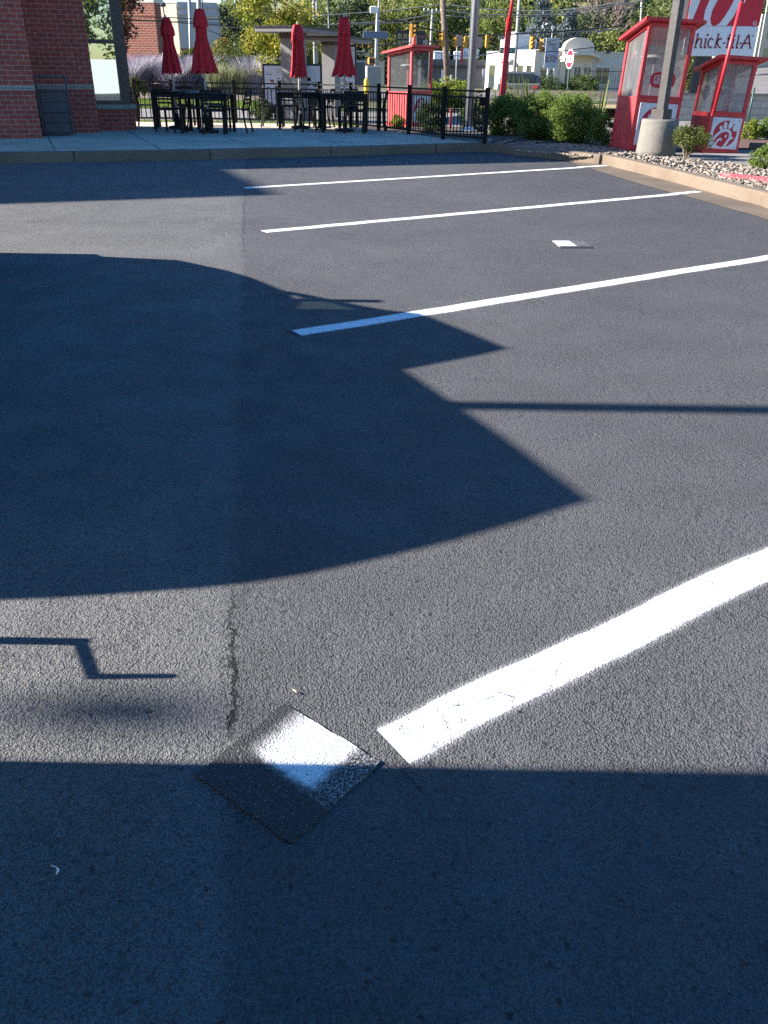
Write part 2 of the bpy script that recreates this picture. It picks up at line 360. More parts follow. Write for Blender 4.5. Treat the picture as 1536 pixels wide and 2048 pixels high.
def concrete_mat(name, col, dark=0.6, joint=None, ang=0.0, bump=0.004, streak=0.3):
    m, nt, out = new_mat(name); h = N(nt); pos = h.pos()
    n1 = h.noise(pos, 1.3, 5, 0.62); n2 = h.noise(pos, 14, 4, 0.65); n3 = h.noise(pos, 90, 3)
    lo = tuple(c * dark for c in col)
    c = h.mix(h.ramp(n1, 0.3, 0.72), lo, col); c = h.mix(h.math('MULTIPLY', h.ramp(n2, 0.45, 0.75), streak), c, tuple(x * 0.5 for x in col))
    c = h.mix(h.math('MULTIPLY', h.ramp(n3, 0.6, 0.75), 0.25), c, tuple(x * 0.4 for x in col))
    hg = h.math('ADD', h.math('MULTIPLY', n3, 0.5), h.math('MULTIPLY', n2, 0.6))
    if joint:
        ca, sa = math.cos(ang), math.sin(ang); X, Y, Z = h.xyz(pos)
        a = h.math('MULTIPLY_ADD', X, ca, h.math('MULTIPLY', Y, sa)); b = h.math('MULTIPLY_ADD', X, -sa, h.math('MULTIPLY', Y, ca))
        g = None
        for t, st in ((a, joint[0]), (b, joint[1])):
            if not st: continue
            fr = h.math('ABSOLUTE', h.math('SUBTRACT', h.math('FRACT', h.math('DIVIDE', h.math('ADD', t, 0.37), st)), 0.5))
            k = h.ramp(h.math('MULTIPLY', fr, st), 0.016, 0.008)
            g = k if g is None else h.math('MAXIMUM', g, k)
        c = h.mix(h.math('MULTIPLY', g, 0.75), c, tuple(x * 0.2 for x in col)); hg = h.math('SUBTRACT', hg, h.math('MULTIPLY', g, 2.0))
    nt.links.new(h.bsdf(c, 0.85, h.bump(hg, bump), spec=0.25), out.inputs[0]); return m
def brick_mat(name, c1, c2, mortar, bw=0.203, bh=0.0677, ms=0.0105, var=1.0, bump=0.006, off=0.5):
    m, nt, out = new_mat(name); h = N(nt); X, Y, Z = h.xyz(h.objco())
    vec = h.comb(h.math('ADD', X, Y), Z, 0)
    b = h.n('ShaderNodeTexBrick'); h.put(b.inputs['Vector'], vec); b.inputs['Scale'].default_value = 1.0; b.offset = off; b.squash = 1
    b.inputs['Color1'].default_value = (*c1, 1); b.inputs['Color2'].default_value = (*c2, 1); b.inputs['Mortar'].default_value = (*mortar, 1)
    b.inputs['Mortar Size'].default_value = ms / 2; b.inputs['Mortar Smooth'].default_value = 0.25; b.inputs['Bias'].default_value = 0.0
    b.inputs['Brick Width'].default_value = bw; b.inputs['Row Height'].default_value = bh + ms
    n = h.noise(vec, 9, 4, 0.65); n2 = h.noise(vec, 120, 3)
    c = h.mix(h.ramp(n, 0.3, 0.75, 0.0, 0.45), b.outputs['Color'], tuple(x * 0.55 for x in c1), 'MIX')
    c = h.mix(h.math('MULTIPLY', h.ramp(n2, 0.55, 0.75), 0.25), c, tuple(min(1, x * 1.6) for x in c1))
    hg = h.math('ADD', h.math('MULTIPLY', b.outputs['Fac'], -1.0), h.math('MULTIPLY', n2, 0.25))
    nt.links.new(h.bsdf(c, 0.85, h.bump(hg, bump), spec=0.3), out.inputs[0]); return m
def leaf_mat(name, cols, trans=0.3, rough=0.55):
    m, nt, out = new_mat(name); h = N(nt); at = h.n('ShaderNodeAttribute', attribute_name='tone')
    rp = h.n('ShaderNodeValToRGB'); e = rp.color_ramp.elements
    for i, c in enumerate(cols):
        p = i / max(1, len(cols) - 1)
        el = e[i] if i < 2 else e.new(p)
        el.position = p; el.color = (*c, 1)
    h.put(rp.inputs[0], at.outputs['Fac'])
    d = h.bsdf(rp.outputs[0], rough, spec=0.25)
    t = h.n('ShaderNodeBsdfTranslucent'); h.put(t.inputs[0], h.mix(0.5, rp.outputs[0], (0.16, 0.20, 0.03)))
    mx = h.n('ShaderNodeMixShader'); mx.inputs[0].default_value = trans; h.put(mx.inputs[1], d); h.put(mx.inputs[2], t.outputs[0])
    nt.links.new(mx.outputs[0], out.inputs[0]); return m
def glass_mat(name, tint=(0.75, 0.78, 0.78), haze=0.35, hazecol=(0.42, 0.41, 0.40), gloss=0.35, scale=3.0):
    m, nt, out = new_mat(name); h = N(nt); co = h.objco()
    X, Y, Z = h.xyz(co)
    st = h.noise(h.comb(h.math('MULTIPLY', X, 2.5), h.math('MULTIPLY', Y, 2.5), h.math('MULTIPLY', Z, 0.9)), scale, 3, 0.5)
    t = h.n('ShaderNodeBsdfTransparent'); t.inputs[0].default_value = (*tint, 1)
    d = h.n('ShaderNodeBsdfDiffuse'); d.inputs[0].default_value = (*hazecol, 1)
    tr = h.n('ShaderNodeBsdfTranslucent'); tr.inputs[0].default_value = (*hazecol, 1)
    dm = h.n('ShaderNodeMixShader'); dm.inputs[0].default_value = 0.45; h.put(dm.inputs[1], d.outputs[0]); h.put(dm.inputs[2], tr.outputs[0])
    g = h.n('ShaderNodeBsdfGlossy'); g.inputs['Roughness'].default_value = 0.04
    m1 = h.n('ShaderNodeMixShader'); h.put(m1.inputs[0], h.ramp(st, 0.3, 0.75, haze * 0.8, min(0.95, haze * 1.2))); h.put(m1.inputs[1], t.outputs[0]); h.put(m1.inputs[2], dm.outputs[0])
    m2 = h.n('ShaderNodeMixShader'); fr = h.n('ShaderNodeFresnel'); fr.inputs[0].default_value = 1.45
    h.put(m2.inputs[0], h.math('MULTIPLY', fr.outputs[0], gloss)); h.put(m2.inputs[1], m1.outputs[0]); h.put(m2.inputs[2], g.outputs[0])
    nt.links.new(m2.outputs[0], out.inputs[0]); return m
def mirror_glass(name, tint=(0.02, 0.028, 0.026), amount=0.7):
    m, nt, out = new_mat(name); h = N(nt)
    g = h.n('ShaderNodeBsdfGlossy'); g.inputs['Roughness'].default_value = 0.01; g.inputs[0].default_value = (0.60, 0.68, 0.66, 1)
    h.put(g.inputs['Normal'], h.bump(h.noise(h.objco(), 1.0, 1), 0.0006))
    d = h.bsdf(tint, 0.3)
    mx = h.n('ShaderNodeMixShader'); mx.inputs[0].default_value = amount; h.put(mx.inputs[1], d); h.put(mx.inputs[2], g.outputs[0])
    nt.links.new(mx.outputs[0], out.inputs[0]); return m

# ------------------------------------------------------------------ foliage
def leaf_mesh(name, pts, tones, size, seed=1, aspect=0.55, up=0.25):
    rg = np.random.default_rng(seed); pts = np.asarray(pts, dtype=np.float64); n = len(pts)
    nrm = rg.normal(size=(n, 3)); nrm[:, 2] += up; nrm /= np.linalg.norm(nrm, axis=1)[:, None]
    t = rg.normal(size=(n, 3)); t -= nrm * (t * nrm).sum(1)[:, None]; t /= np.linalg.norm(t, axis=1)[:, None]
    b = np.cross(nrm, t); sz = size * rg.uniform(0.6, 1.35, n)[:, None]
    bend = nrm * sz * 0.18
    v = np.stack([pts - t * sz * .5, pts + b * sz * .5 * aspect + bend, pts + t * sz * .5, pts - b * sz * .5 * aspect + bend], 1).reshape(-1, 3)
    me = bpy.data.meshes.new(name); me.vertices.add(4 * n); me.vertices.foreach_set('co', v.ravel())
    me.loops.add(4 * n); me.loops.foreach_set('vertex_index', np.arange(4 * n, dtype=np.int32))
    me.polygons.add(n); me.polygons.foreach_set('loop_start', np.arange(0, 4 * n, 4, dtype=np.int32))
    at = me.attributes.new('tone', 'FLOAT', 'FACE'); at.data.foreach_set('value', np.clip(np.asarray(tones, dtype=np.float32), 0, 1))
    me.update(calc_edges=True); return me
def clumps(rg, centers, radii, per, flat=0.85, tone_c=None):
    P_, T_ = [], []
    for i, (c, r) in enumerate(zip(centers, radii)):
        d = rg.normal(size=(per, 3)); d /= np.linalg.norm(d, axis=1)[:, None]
        rad = r * rg.uniform(0.15, 1.0, per) ** 0.45
        P_.append(np.asarray(c) + d * rad[:, None] * np.array([1, 1, flat]))
        base = rg.uniform(0.25, 0.75) if tone_c is None else tone_c[i]
        T_.append(base + rg.normal(0, 0.16, per))
    return np.concatenate(P_), np.concatenate(T_)
def crown_points(seed, rx, ry, rz, cz, n_cl, per, r_cl, shape='round'):
    rg = np.random.default_rng(seed); cs = []; rs = []
    while len(cs) < n_cl:
        d = rg.uniform(-1, 1, 3)
        q = np.linalg.norm(d)
        if q > 1 or q < 0.35: continue
        if shape == 'cone':
            k = (1 - (d[2] + 1) / 2) ** 0.8 + 0.04; cs.append((d[0] * rx * k, d[1] * ry * k, cz + d[2] * rz)); rs.append(r_cl * (0.5 + 0.8 * k) * rg.uniform(.7, 1.2))
        else:
            k = 1.0 - 0.25 * max(0, -d[2]); cs.append((d[0] * rx * k, d[1] * ry * k, cz + d[2] * rz)); rs.append(r_cl * rg.uniform(.55, 1.25))
    return clumps(rg, cs, rs, per)
def trunk_mb(h, r, seed=0, limbs=5, spread=0.5, z0=0.35, lean=0.0):
    rg = random.Random(seed); mb = MB(); pts = []; k = 6
    for i in range(k + 1):
        t = i / k; pts.append((lean * t + rg.uniform(-.04, .04) * h * t * .5, rg.uniform(-.04, .04) * h * t * .5, h * t))
    mb.tube(pts, [r * (1 - .75 * i / k) for i in range(k + 1)], 7)
    for j in range(limbs):
        t = z0 + (1 - z0) * (j + .5) / limbs; i = min(k - 1, int(t * k)); p = Vector(pts[i]).lerp(Vector(pts[i + 1]), t * k - i)
        a = rg.uniform(0, 6.28); L = h * spread * rg.uniform(.5, 1) * (1.1 - t * .6)
        q = p + Vector((math.cos(a) * L * .6, math.sin(a) * L * .6, L * .35)); e = q + Vector((math.cos(a + .4) * L * .5, math.sin(a + .4) * L * .5, L * .45))
        mb.tube([p, q, e], [r * .4 * (1 - t * .5), r * .25, r * .08], 5)
    return mb
def make_tree(name, label, base, h, rx, rz, cz, leafmat, barkmat, seed, n_cl, per, r_cl, leaf, shape='round', group=None, trunk_r=0.15, cat='tree', ry=None):
    t = thing(name, label, cat, base, 0, group)
    trunk_mb(h * .8, trunk_r, seed).build('trunk', barkmat, t, True)
    p, tn = crown_points(seed, rx, ry or rx, rz, cz, n_cl, per, r_cl, shape)
    link_mesh('crown', leaf_mesh('crown', p, tn, leaf, seed), leafmat, t)
    return t
def make_bush(name, label, base, rx, ry, h, leafmat, barkmat, seed, n_cl=40, per=120, r_cl=0.16, leaf=0.035, group=None, cat='shrub', rz=0.0, stems=7, low=0.12):
    t = thing(name, label, cat, base, rz, group)
    rg = np.random.default_rng(seed); mb = MB(); q = random.Random(seed)
    for i in range(stems):
        a = q.uniform(0, 6.28); k = q.uniform(.2, .65)
        e = Vector((math.cos(a) * rx * k, math.sin(a) * ry * k, h * q.uniform(.45, .75)))
        mb.tube([(math.cos(a) * .03, math.sin(a) * .03, 0), e * .5 + Vector((0, 0, .02)), e], [.012, .009, .004], 5)
    mb.build('stem', barkmat, t)
    cs, rs = [], []
    while len(cs) < n_cl:
        d = rg.uniform(-1, 1, 3); r2 = np.linalg.norm(d)
        if r2 > 1 or r2 < .45: continue
        z = h * (low + (1 - low) * (d[2] + 1) / 2); cs.append((d[0] * rx, d[1] * ry, z - r_cl * .5)); rs.append(r_cl * rg.uniform(.6, 1.3))
    p, tn = clumps(rg, cs, rs, per)
    tn = tn + 0.0; p[:, 2] = np.maximum(p[:, 2], 0.02)
    link_mesh('foliage', leaf_mesh('foliage', p, tn, leaf, seed, up=.6), leafmat, t)
    return t
# ------------------------------------------------------------------ material set
ASPH = asphalt_mat()
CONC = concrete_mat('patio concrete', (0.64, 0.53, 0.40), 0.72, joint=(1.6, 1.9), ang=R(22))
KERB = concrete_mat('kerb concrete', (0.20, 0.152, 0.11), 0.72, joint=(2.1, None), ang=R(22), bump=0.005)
BASEC = concrete_mat('pier concrete', (0.24, 0.22, 0.19), 0.78, bump=0.012)
LANE = concrete_mat('lane concrete', (0.26, 0.24, 0.22), 0.75, joint=(3.0, 3.0), ang=0.1)
BLACK = M('black coated steel', (0.0035, 0.0035, 0.0045), 0.6, 0.2, 9, spec=.25)
CHAIRM = M('black powder coat', (0.004, 0.004, 0.005), 0.55, 0.25, 7, spec=.3)
DARKM = M('bronze anodised frame', (0.016, 0.019, 0.026), 0.35, 0.15)
RED = M('red painted steel', (0.50, 0.022, 0.032), 0.45, 0.14, 3, 0.001, 40)
RED2 = M('weathered red paint', (0.56, 0.040, 0.045), 0.55, 0.22, 5, 0.001, 40)
SILV = M('brushed aluminium pole', (0.36, 0.38, 0.40), 0.42, 0.08, 4, metal=0.35)
WHITE = M('white enamel', (0.72, 0.73, 0.74), 0.4, 0.06)
BRONZE = M('dark bronze pole paint', (0.042, 0.036, 0.034), 0.6, 0.12)
BARK = M('bark', (0.10, 0.075, 0.055), 0.9, 0.35, 12, 0.01, 30)
STEM = M('pale twig', (0.22, 0.17, 0.13), 0.85, 0.3, 20)
CANVAS = M('crimson umbrella canvas', (0.54, 0.010, 0.018), 0.8, 0.12, 10, 0.003, 120)
STUCCO = M('pale stucco', (0.64, 0.57, 0.48), 0.9, 0.08, 1.5, 0.003, 30)
GREYM = M('grey metal panel', (0.30, 0.29, 0.28), 0.6, 0.1)
WINDK = mirror_glass('dark window glass', (0.012, 0.028, 0.032), 0.08)
SIGNAL = M('signal yellow', (0.52, 0.24, 0.025), 0.55, 0.12)
SOIL = M('bed soil', (0.085, 0.062, 0.045), 0.95, 0.35, 4, 0.02, 25)

# ------------------------------------------------------------------ the lot and the ground
MB().sheet([(-90, -40, 0), (60, -40, 0), (60, 34, 0), (-90, 34, 0)]).build('parking_lot', ASPH)['kind'] = 'structure'
gm = M('dry verge ground', (0.10, 0.10, 0.045), 0.95, 0.3, 0.4)
tag(MB().sheet([(-700, -700, -0.03), (700, -700, -0.03), (700, 900, -0.03), (-700, 900, -0.03)]).build('ground', gm), kind='structure')

kl = [Vector((-30, 5.6, 0)), Vector((-16, 10.2, 0)), Vector((-10, 12.2, 0)), P(0, 327), P(150, 324.6), P(300, 322), P(500, 317.2), P(700, 312), P(850, 307)]
kr = [P(935, 304.3), P(985, 304.8), P(1018, 309), P(1069, 314), P(1186, 328), P(1214, 331.5), P(1345, 364.5), P(1393, 378), P(1470, 399), P(1536, 418), Vector((4.02, 8.2, 0)), Vector((4.12, 6.5, 0)), Vector((4.25, 3.5, 0))]
kpath = spline(kl + kr, 5)
def off_path(path, d):
    out = []
    for i, p in enumerate(path):
        t = (path[min(i + 1, len(path) - 1)] - path[max(i - 1, 0)]); t.z = 0; t.normalize()
        out.append(p + Vector((-t.y, t.x, 0)) * d)
    return out
def sweep(path, prof):   # prof: list of (offset to the left of travel, z)
    mb = MB(); rings = [[q + Vector((0, 0, z)) for q in off_path(path, o)] for o, z in prof]
    for i in range(len(path) - 1):
        for k in range(len(prof) - 1):
            mb.add([rings[k][i], rings[k][i + 1], rings[k + 1][i + 1], rings[k + 1][i]], [(0, 1, 2, 3)])
    return mb
KPROF = [(0.0, -0.01), (0.012, 0.125), (0.022, 0.143), (0.04, 0.15), (0.15, 0.152), (0.155, 0.05)]
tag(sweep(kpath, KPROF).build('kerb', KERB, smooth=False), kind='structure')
# joints cut in the kerb show as thin dark gaps
# gutter pan
gp_in = [P(1150, 324), P(1186, 328), P(1214, 331.5), P(1345, 364.5), P(1393, 378), P(1470, 399), P(1536, 418), Vector((4.02, 8.2, 0)), Vector((4.12, 6.5, 0))]
gp_out = [P(1140, 325), P(1175, 335), P(1205, 345), P(1300, 374), P(1382, 395.5), P(1460, 418), P(1536, 441), Vector((3.72, 8.0, 0)), Vector((3.82, 6.4, 0))]
a_, b_ = spline(gp_in, 4), spline(gp_out, 4); mb = MB()
for i in range(len(a_) - 1):
    u = Vector((0, 0, .004)); mb.add([a_[i] + u, a_[i + 1] + u, b_[i + 1] + u, b_[i] + u], [(0, 1, 2, 3)])
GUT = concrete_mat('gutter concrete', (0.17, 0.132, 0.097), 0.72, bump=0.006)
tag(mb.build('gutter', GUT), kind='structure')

# patio slab, following the kerb then the fence line
FZ = .147
fpx = [(276, 243), (349, 243.5), (472, 245), (562, 246.5), (640, 248), (702, 255), (757, 261), (817, 268.6), (886, 278.3), (969, 287)]
fpts = [P(x, y, .15) for x, y in fpx]
inner = off_path(kpath, 0.05); ncut = 5 * (len(kl) + 1) - 1
pat = [Vector((p.x, p.y, FZ)) for p in inner[:ncut + 1]] + [Vector((p.x + .12, p.y + .06, FZ)) for p in reversed(fpts)] + [Vector((-9, 23.2, FZ)), Vector((-30, 22, FZ))]
tag(MB().sheet(pat).build('patio', CONC), kind='structure')
tag(MB().sheet([Vector((p.x, p.y, .09)) for p in off_path(kpath, 0.1)[ncut - 2:]] + [Vector((30, 3.5, .09)), Vector((30, 23, .09)), Vector((-1.2, 23, .09)), Vector((-.6, 21.2, .09)), Vector((0.5, 19.4, .09)), Vector((1.5, 17.6, .09))]).build('planting_bed_ground', SOIL), kind='structure')
tag(MB().sheet([(4.98, 15.9, .098), (4.86, 14.75, .098), (5.3, 13.9, .098), (6.6, 13.6, .098), (26, 14, .098), (28, 22.5, .098), (10, 22.5, .098), (6.4, 18, .098)]).build('kiosk_path', LANE), kind='structure')

# ------------------------------------------------------------------ stall lines
def stall_line(name, a, b, width, label, wear, seed, total=0.3, narrow=None):
    a, b = Vector(a), Vector(b); d = (b - a); L = d.length; d.normalize(); n = Vector((-d.y, d.x, 0)); k = max(2, int(L / 0.5))
    vs, fs, uv = [], [], []; ts = [L * i / k for i in range(k + 1)]
    if narrow: ts = sorted(set(ts + [narrow - .02, narrow])) 
    for t in ts:
        u = t - 0.02; o = total / 2 if not narrow or t < narrow - .01 else width / 2 + .004; iv = min(o * .6, width / 2)
        for s, z in ((-o, .0004), (-iv, .0022), (iv, .0022), (o, .0004)):
            zz = z if not narrow or t < narrow - .01 else .0075
            vs.append(a + d * (t - .02) + n * s + Vector((0, 0, zz))); uv.append((u, s))
    for i in range(len(ts) - 1):
        for q in range(3): fs.append((4 * i + q, 4 * i + 4 + q, 4 * i + 5 + q, 4 * i + 1 + q))
    me = bpy.data.meshes.new(name); me.from_pydata([tuple(v) for v in vs], [], fs); me.update()
    ul = me.uv_layers.new(name='UVMap')
    for l in me.loops: ul.data[l.index].uv = uv[l.vertex_index]
    return tag(link_mesh(name, me, paint_mat(name + ' paint', width, wear, seed)), label, 'line', 'white painted stall lines', 'structure')
def mid(p, q): return (P(*p) + P(*q)) / 2
l0a = mid((752, 1455), (815, 1532)); l0b = mid((1536, 1098), (1536, 1160)); l0b = l0a + (l0b - l0a) * 4.2
stall_line('parking_line', l0a, l0b, 0.122, 'wide cracked white stall line nearest the viewer beside the square patch', 1.0, 1.7)
ck_ = MB()
for cpts in ([(415, 635), (435, 617), (480, 610)], [(345, 642), (312, 648), (292, 662), (276, 690), (292, 712), (300, 736)], [(470, 580), (500, 594), (545, 610)]):
    q = spline([P(740 + x / 1.9296, 1080 + y / 1.9296) for x, y in cpts], 5); rg_ = random.Random(len(cpts)); q = [p + Vector((rg_.uniform(-.003, .003), rg_.uniform(-.003, .003), 0)) for p in q]
    ck_.ribbon([Vector((p.x, p.y)) for p in q], [rg_.uniform(.0010, .0026) for _ in q], lambda x, y: (x, y, .0046))
ck_.build('paint_crack', M('open crack', (.03, .03, .032), .9), bpy.data.objects['parking_line'])
l1a = mid((582, 661), (606, 673)); l1b = mid((1536, 510), (1536, 521)); l1b = l1a + (l1b - l1a) * 1.06
stall_line('parking_line', l1a, l1b, 0.118, 'white stall line whose near end lies in the vehicle shadow', 0.55, 5.1)
stall_line('parking_line', P(526, 463.5), P(1400, 384), 0.12, 'white stall line second from the patio with a smudged start', 0.5, 9.3, narrow=(P(1352, 388.5) - P(526, 463.5)).length)
stall_line('parking_line', P(489, 376.3), P(1214, 331.8), 0.12, 'white stall line closest to the patio kerb', 0.5, 12.6, narrow=(P(1168, 335.6) - P(489, 376.3)).length)

def square_patch(name, px, label, u0, u1, v1, t=0.006):
    q = [P(x, y) for x, y in px]; uvs = [(0, 0), (1, 0), (1, 1), (0, 1)]; k = 8; vs, fs, uv = [], [], []
    rg = random.Random(3)
    for j in range(k + 1):
        for i in range(k + 1):
            u, v = i / k, j / k
            p = (q[0] * (1 - u) + q[1] * u) * (1 - v) + (q[3] * (1 - u) + q[2] * u) * v
            if i in (0, k) or j in (0, k): p = p + Vector((rg.uniform(-.003, .003), rg.uniform(-.003, .003), 0))
            vs.append((p.x, p.y, t)); uv.append((u, v))
    for j in range(k):
        for i in range(k): fs.append((j * (k + 1) + i, (j + 1) * (k + 1) + i, (j + 1) * (k + 1) + i + 1, j * (k + 1) + i + 1))
    ring = [i for i in range(k + 1)] + [(j + 1) * (k + 1) + k for j in range(k)] + [k * (k + 1) + k - 1 - i for i in range(k)] + [(k - 1 - j) * (k + 1) for j in range(k - 1)]
    n0 = len(vs)
    for r_ in ring: vs.append((vs[r_][0], vs[r_][1], -0.002)); uv.append(uv[r_])
    m_ = len(ring)
    for i in range(m_): fs.append((ring[i], ring[(i + 1) % m_], n0 + (i + 1) % m_, n0 + i))
    me = bpy.data.meshes.new(name); me.from_pydata(vs, [], fs); me.update(); ul = me.uv_layers.new(name='UVMap')
    for l in me.loops: ul.data[l.index].uv = uv[l.vertex_index]
    o = link_mesh(name, me, patch_mat(name + ' ' + label[:12], u0, u1, v1)); fix_normals(o); return tag(o, label, 'patch')
square_patch('asphalt_patch', [(570, 1410), (760, 1527), (580, 1690), (390, 1555)], 'dark speckled square asphalt patch with a fading white corner, near the wide line', 0.28, 0.76, 0.55)
square_patch('asphalt_patch', [(1105.6, 482.5), (1166, 482.5), (1187.7, 496.8), (1123, 496.8)], 'small white and grey patch far off in the third stall', -0.3, 0.52, 0.75, 0.005)

# small litter
def litter(px, py, pts, w, label, mat, z=.006):
    c = P(px, py); mb = MB()
    q = spline([Vector((c.x + x, c.y + y, z + abs(x) * .2)) for x, y in pts], 4); n = len(q)
    for i in range(n - 1):
        w0 = w * math.sin(math.pi * (i + .3) / n) ; w1 = w * math.sin(math.pi * (i + 1.3) / n)
        mb.add([q[i] + Vector((w0, 0, 0)), q[i + 1] + Vector((w1, 0, 0)), q[i + 1] + Vector((w1 * .2, 0, .004)), q[i] + Vector((w0 * .2, 0, .004)), q[i + 1] - Vector((w1 * .5, 0, 0)), q[i] - Vector((w0 * .5, 0, 0))], [(0, 1, 2, 3), (3, 2, 4, 5)])
    return tag(mb.build('litter_scrap', mat), label, 'litter')
litter(110, 1745, [(-.009, .007), (.0, .006), (.006, .0), (.007, -.011)], .0035, 'curled white plastic scrap on the shaded asphalt at lower left', WHITE)
litter(588, 1387, [(-.004, .005), (.002, .001), (.006, -.005)], .003, 'tiny tan chip on the lit asphalt above the square patch', M('tan chip', (0.55, 0.38, 0.25), .8))

# ------------------------------------------------------------------ river rocks of the bed
def rock_field(name, path, n, seed, offr, smin, smax, keep=None):
    import bmesh
    rg = np.random.default_rng(seed); bm = bmesh.new(); bmesh.ops.create_icosphere(bm, subdivisions=1, radius=1.0)
    base = np.array([v.co for v in bm.verts]); tri = np.array([[v.index for v in f.verts] for f in bm.faces]); bm.free()
    var = []
    for k in range(6):
        b = base.copy(); ax = rg.normal(size=(7, 3)); ax /= np.linalg.norm(ax, axis=1)[:, None]
        for a in ax: b += np.outer(np.clip(b @ a - rg.uniform(.55, .8), 0, None), -a) * .9
        var.append(b)
    V, F, T = [], [], []; cnt = 0
    for i in range(n):
        k = rg.uniform(0, len(path) - 1.001); j = int(k); p = path[j].lerp(path[j + 1], k - j); t = (path[j + 1] - path[j]).normalized()
        o = offr[0] + (offr[1] - offr[0]) * rg.uniform() ; c = p + Vector((-t.y, t.x, 0)) * o
        if keep and not keep(c): continue
        s = rg.uniform(smin, smax) * rg.uniform(.6, 1.1); sc = np.array([s * rg.uniform(.9, 1.5), s * rg.uniform(.7, 1.1), s * rg.uniform(.45, .75)])
        a = rg.uniform(0, 6.28); tl = rg.normal(0, .25); ca, sa = math.cos(a), math.sin(a)
        b = var[rg.integers(6)] * sc; b = b @ np.array([[1, 0, 0], [0, math.cos(tl), -math.sin(tl)], [0, math.sin(tl), math.cos(tl)]]) @ np.array([[ca, -sa, 0], [sa, ca, 0], [0, 0, 1]])
        V.append(b + np.array([c.x, c.y, .10 + s * rg.uniform(.1, .55) + max(0, .25 - abs(o - .8)) * .05])); F.append(tri + cnt); cnt += len(base); T.append(np.full(len(tri), rg.uniform()))
    V = np.concatenate(V); F = np.concatenate(F); T = np.concatenate(T)
    me = bpy.data.meshes.new(name); me.vertices.add(len(V)); me.vertices.foreach_set('co', V.ravel()); me.loops.add(F.size); me.loops.foreach_set('vertex_index', F.ravel().astype(np.int32))
    me.polygons.add(len(F)); me.polygons.foreach_set('loop_start', np.arange(0, F.size, 3, dtype=np.int32)); me.polygons.foreach_set('use_smooth', np.ones(len(F), dtype=bool))
    at = me.attributes.new('tone', 'FLOAT', 'FACE'); at.data.foreach_set('value', T.astype(np.float32)); me.update(calc_edges=True)
    m, nt, out = new_mat('river rock'); h = N(nt); av = h.n('ShaderNodeAttribute', attribute_name='tone'); rp = h.n('ShaderNodeValToRGB'); e = rp.color_ramp.elements
    cols = [(.13, .105, .08), (.25, .205, .155), (.32, .28, .225), (.20, .17, .135), (.38, .345, .29)]
    for i, c in enumerate(cols):
        el = e[i] if i < 2 else e.new(i / 4); el.position = i / 4; el.color = (*c, 1)
    h.put(rp.inputs[0], av.outputs['Fac']); c = h.mix(h.ramp(h.noise(h.pos(), 45, 4), .35, .7, 0, .4), rp.outputs[0], (.14, .10, .08))
    nt.links.new(h.bsdf(c, .8, h.bump(h.noise(h.pos(), 80, 3), .004), spec=.3), out.inputs[0])
    return tag(link_mesh(name, me, m), 'tan and grey river rocks filling the bed behind the kerb', 'rocks', kind='stuff')
kp_r = kpath[ncut - 3:]
def not_pad(c):
    return not (c.x > 4.9 and c.y > 14.3) and not (c.x > 5.4 and c.y > 13.7) and c.x < 6.2
rock_field('river_rocks', kp_r, 9500, 5, (.17, 1.75), .017, .042, not_pad)

# ------------------------------------------------------------------ patio fence
fence = thing('patio_fence', 'black metal picket fence round the shaded patio', 'fence', fpts[0])
f0 = fpts[0]
for i, p in enumerate(fpts):
    q = p - f0; b = MB(); w = .040
    b.bbox(q.x - w, q.x + w, q.y - w, q.y + w, 0, .905, .006).box(q.x - w - .004, q.x + w + .004, q.y - w - .004, q.y + w + .004, .905, .925)
    b.build('post', BLACK, fence)
for i in range(len(fpts) - 1):
    a, c = fpts[i] - f0, fpts[i + 1] - f0; a.z = c.z = 0; L = (c - a).length; d = (c - a).normalized(); b = MB()
    s, e = a + d * .034, c - d * .034
    for z, w in ((.862, .034), (.755, .034), (.085, .036)): b.bar(s + Vector((0, 0, z)), e + Vector((0, 0, z)), w, .032)
    n = max(3, int(L / .098))
    for k in range(1, n):
        p = a + d * (L * k / n); b.bar(p + Vector((0, 0, .10)), p + Vector((0, 0, .742)), .020)
    b.build('picket_panel', BLACK, fence)
g = fpts[-1] - f0; d9 = (fpts[-2] - fpts[-1]).normalized()
b = MB(); c9 = g + d9 * .12; b.bbox(c9.x - .06, c9.x + .06, c9.y - .03, c9.y + .03, .62, .76, .008); b.build('latch_box', BLACK, fence)

# ------------------------------------------------------------------ restaurant (brick), in its own frame: x along the front, y into the building
BANG = R(21); B0 = Vector((-6.33, 16.54, .146))
BRICK = brick_mat('red brick', (0.40, 0.090, 0.062), (0.29, 0.062, 0.048), (0.52, 0.40, 0.33))
SOLDIER = brick_mat('pale soldier brick', (0.40, 0.36, 0.30), (0.34, 0.31, 0.26), (0.12, 0.11, 0.10), bw=0.068, bh=0.4, ms=0.008, off=0.0)
rest = thing('restaurant', 'red brick restaurant with pale band and tall dark framed corner window', 'building', B0, BANG)
b = MB(); b.box(-13.8, 0, 0, 1.45, -.1, 6.24).box(-13.8, 1.1, 1.452, 3.6, -.1, 5.05).box(1.1, 1.89, 2.14, 3.6, -.1, .395).box(1.1, 1.82, 2.9, 3.6, .395, 5.0).box(-13.8, 1.9, 2.05, 3.6, 4.42, 5.02)
b.build('wall', BRICK, rest)
b = MB(); b.box(-20.5, -13.8, -1.2, 3.6, -.1, 8.62); b.build('tower_wall', BRICK, rest)
b = MB(); b.box(-20.6, -13.7, -1.3, 3.7, 8.62, 8.7).box(-13.7, .05, -.06, 1.4, 6.24, 6.30); b.build('coping', DARKM, rest)
b = MB(); b.box(-13.8, .004, -.004, 1.44, .777, .865).box(.004, 1.103, 1.448, 1.6, .777, .865); b.build('brick_band', SOLDIER, rest)
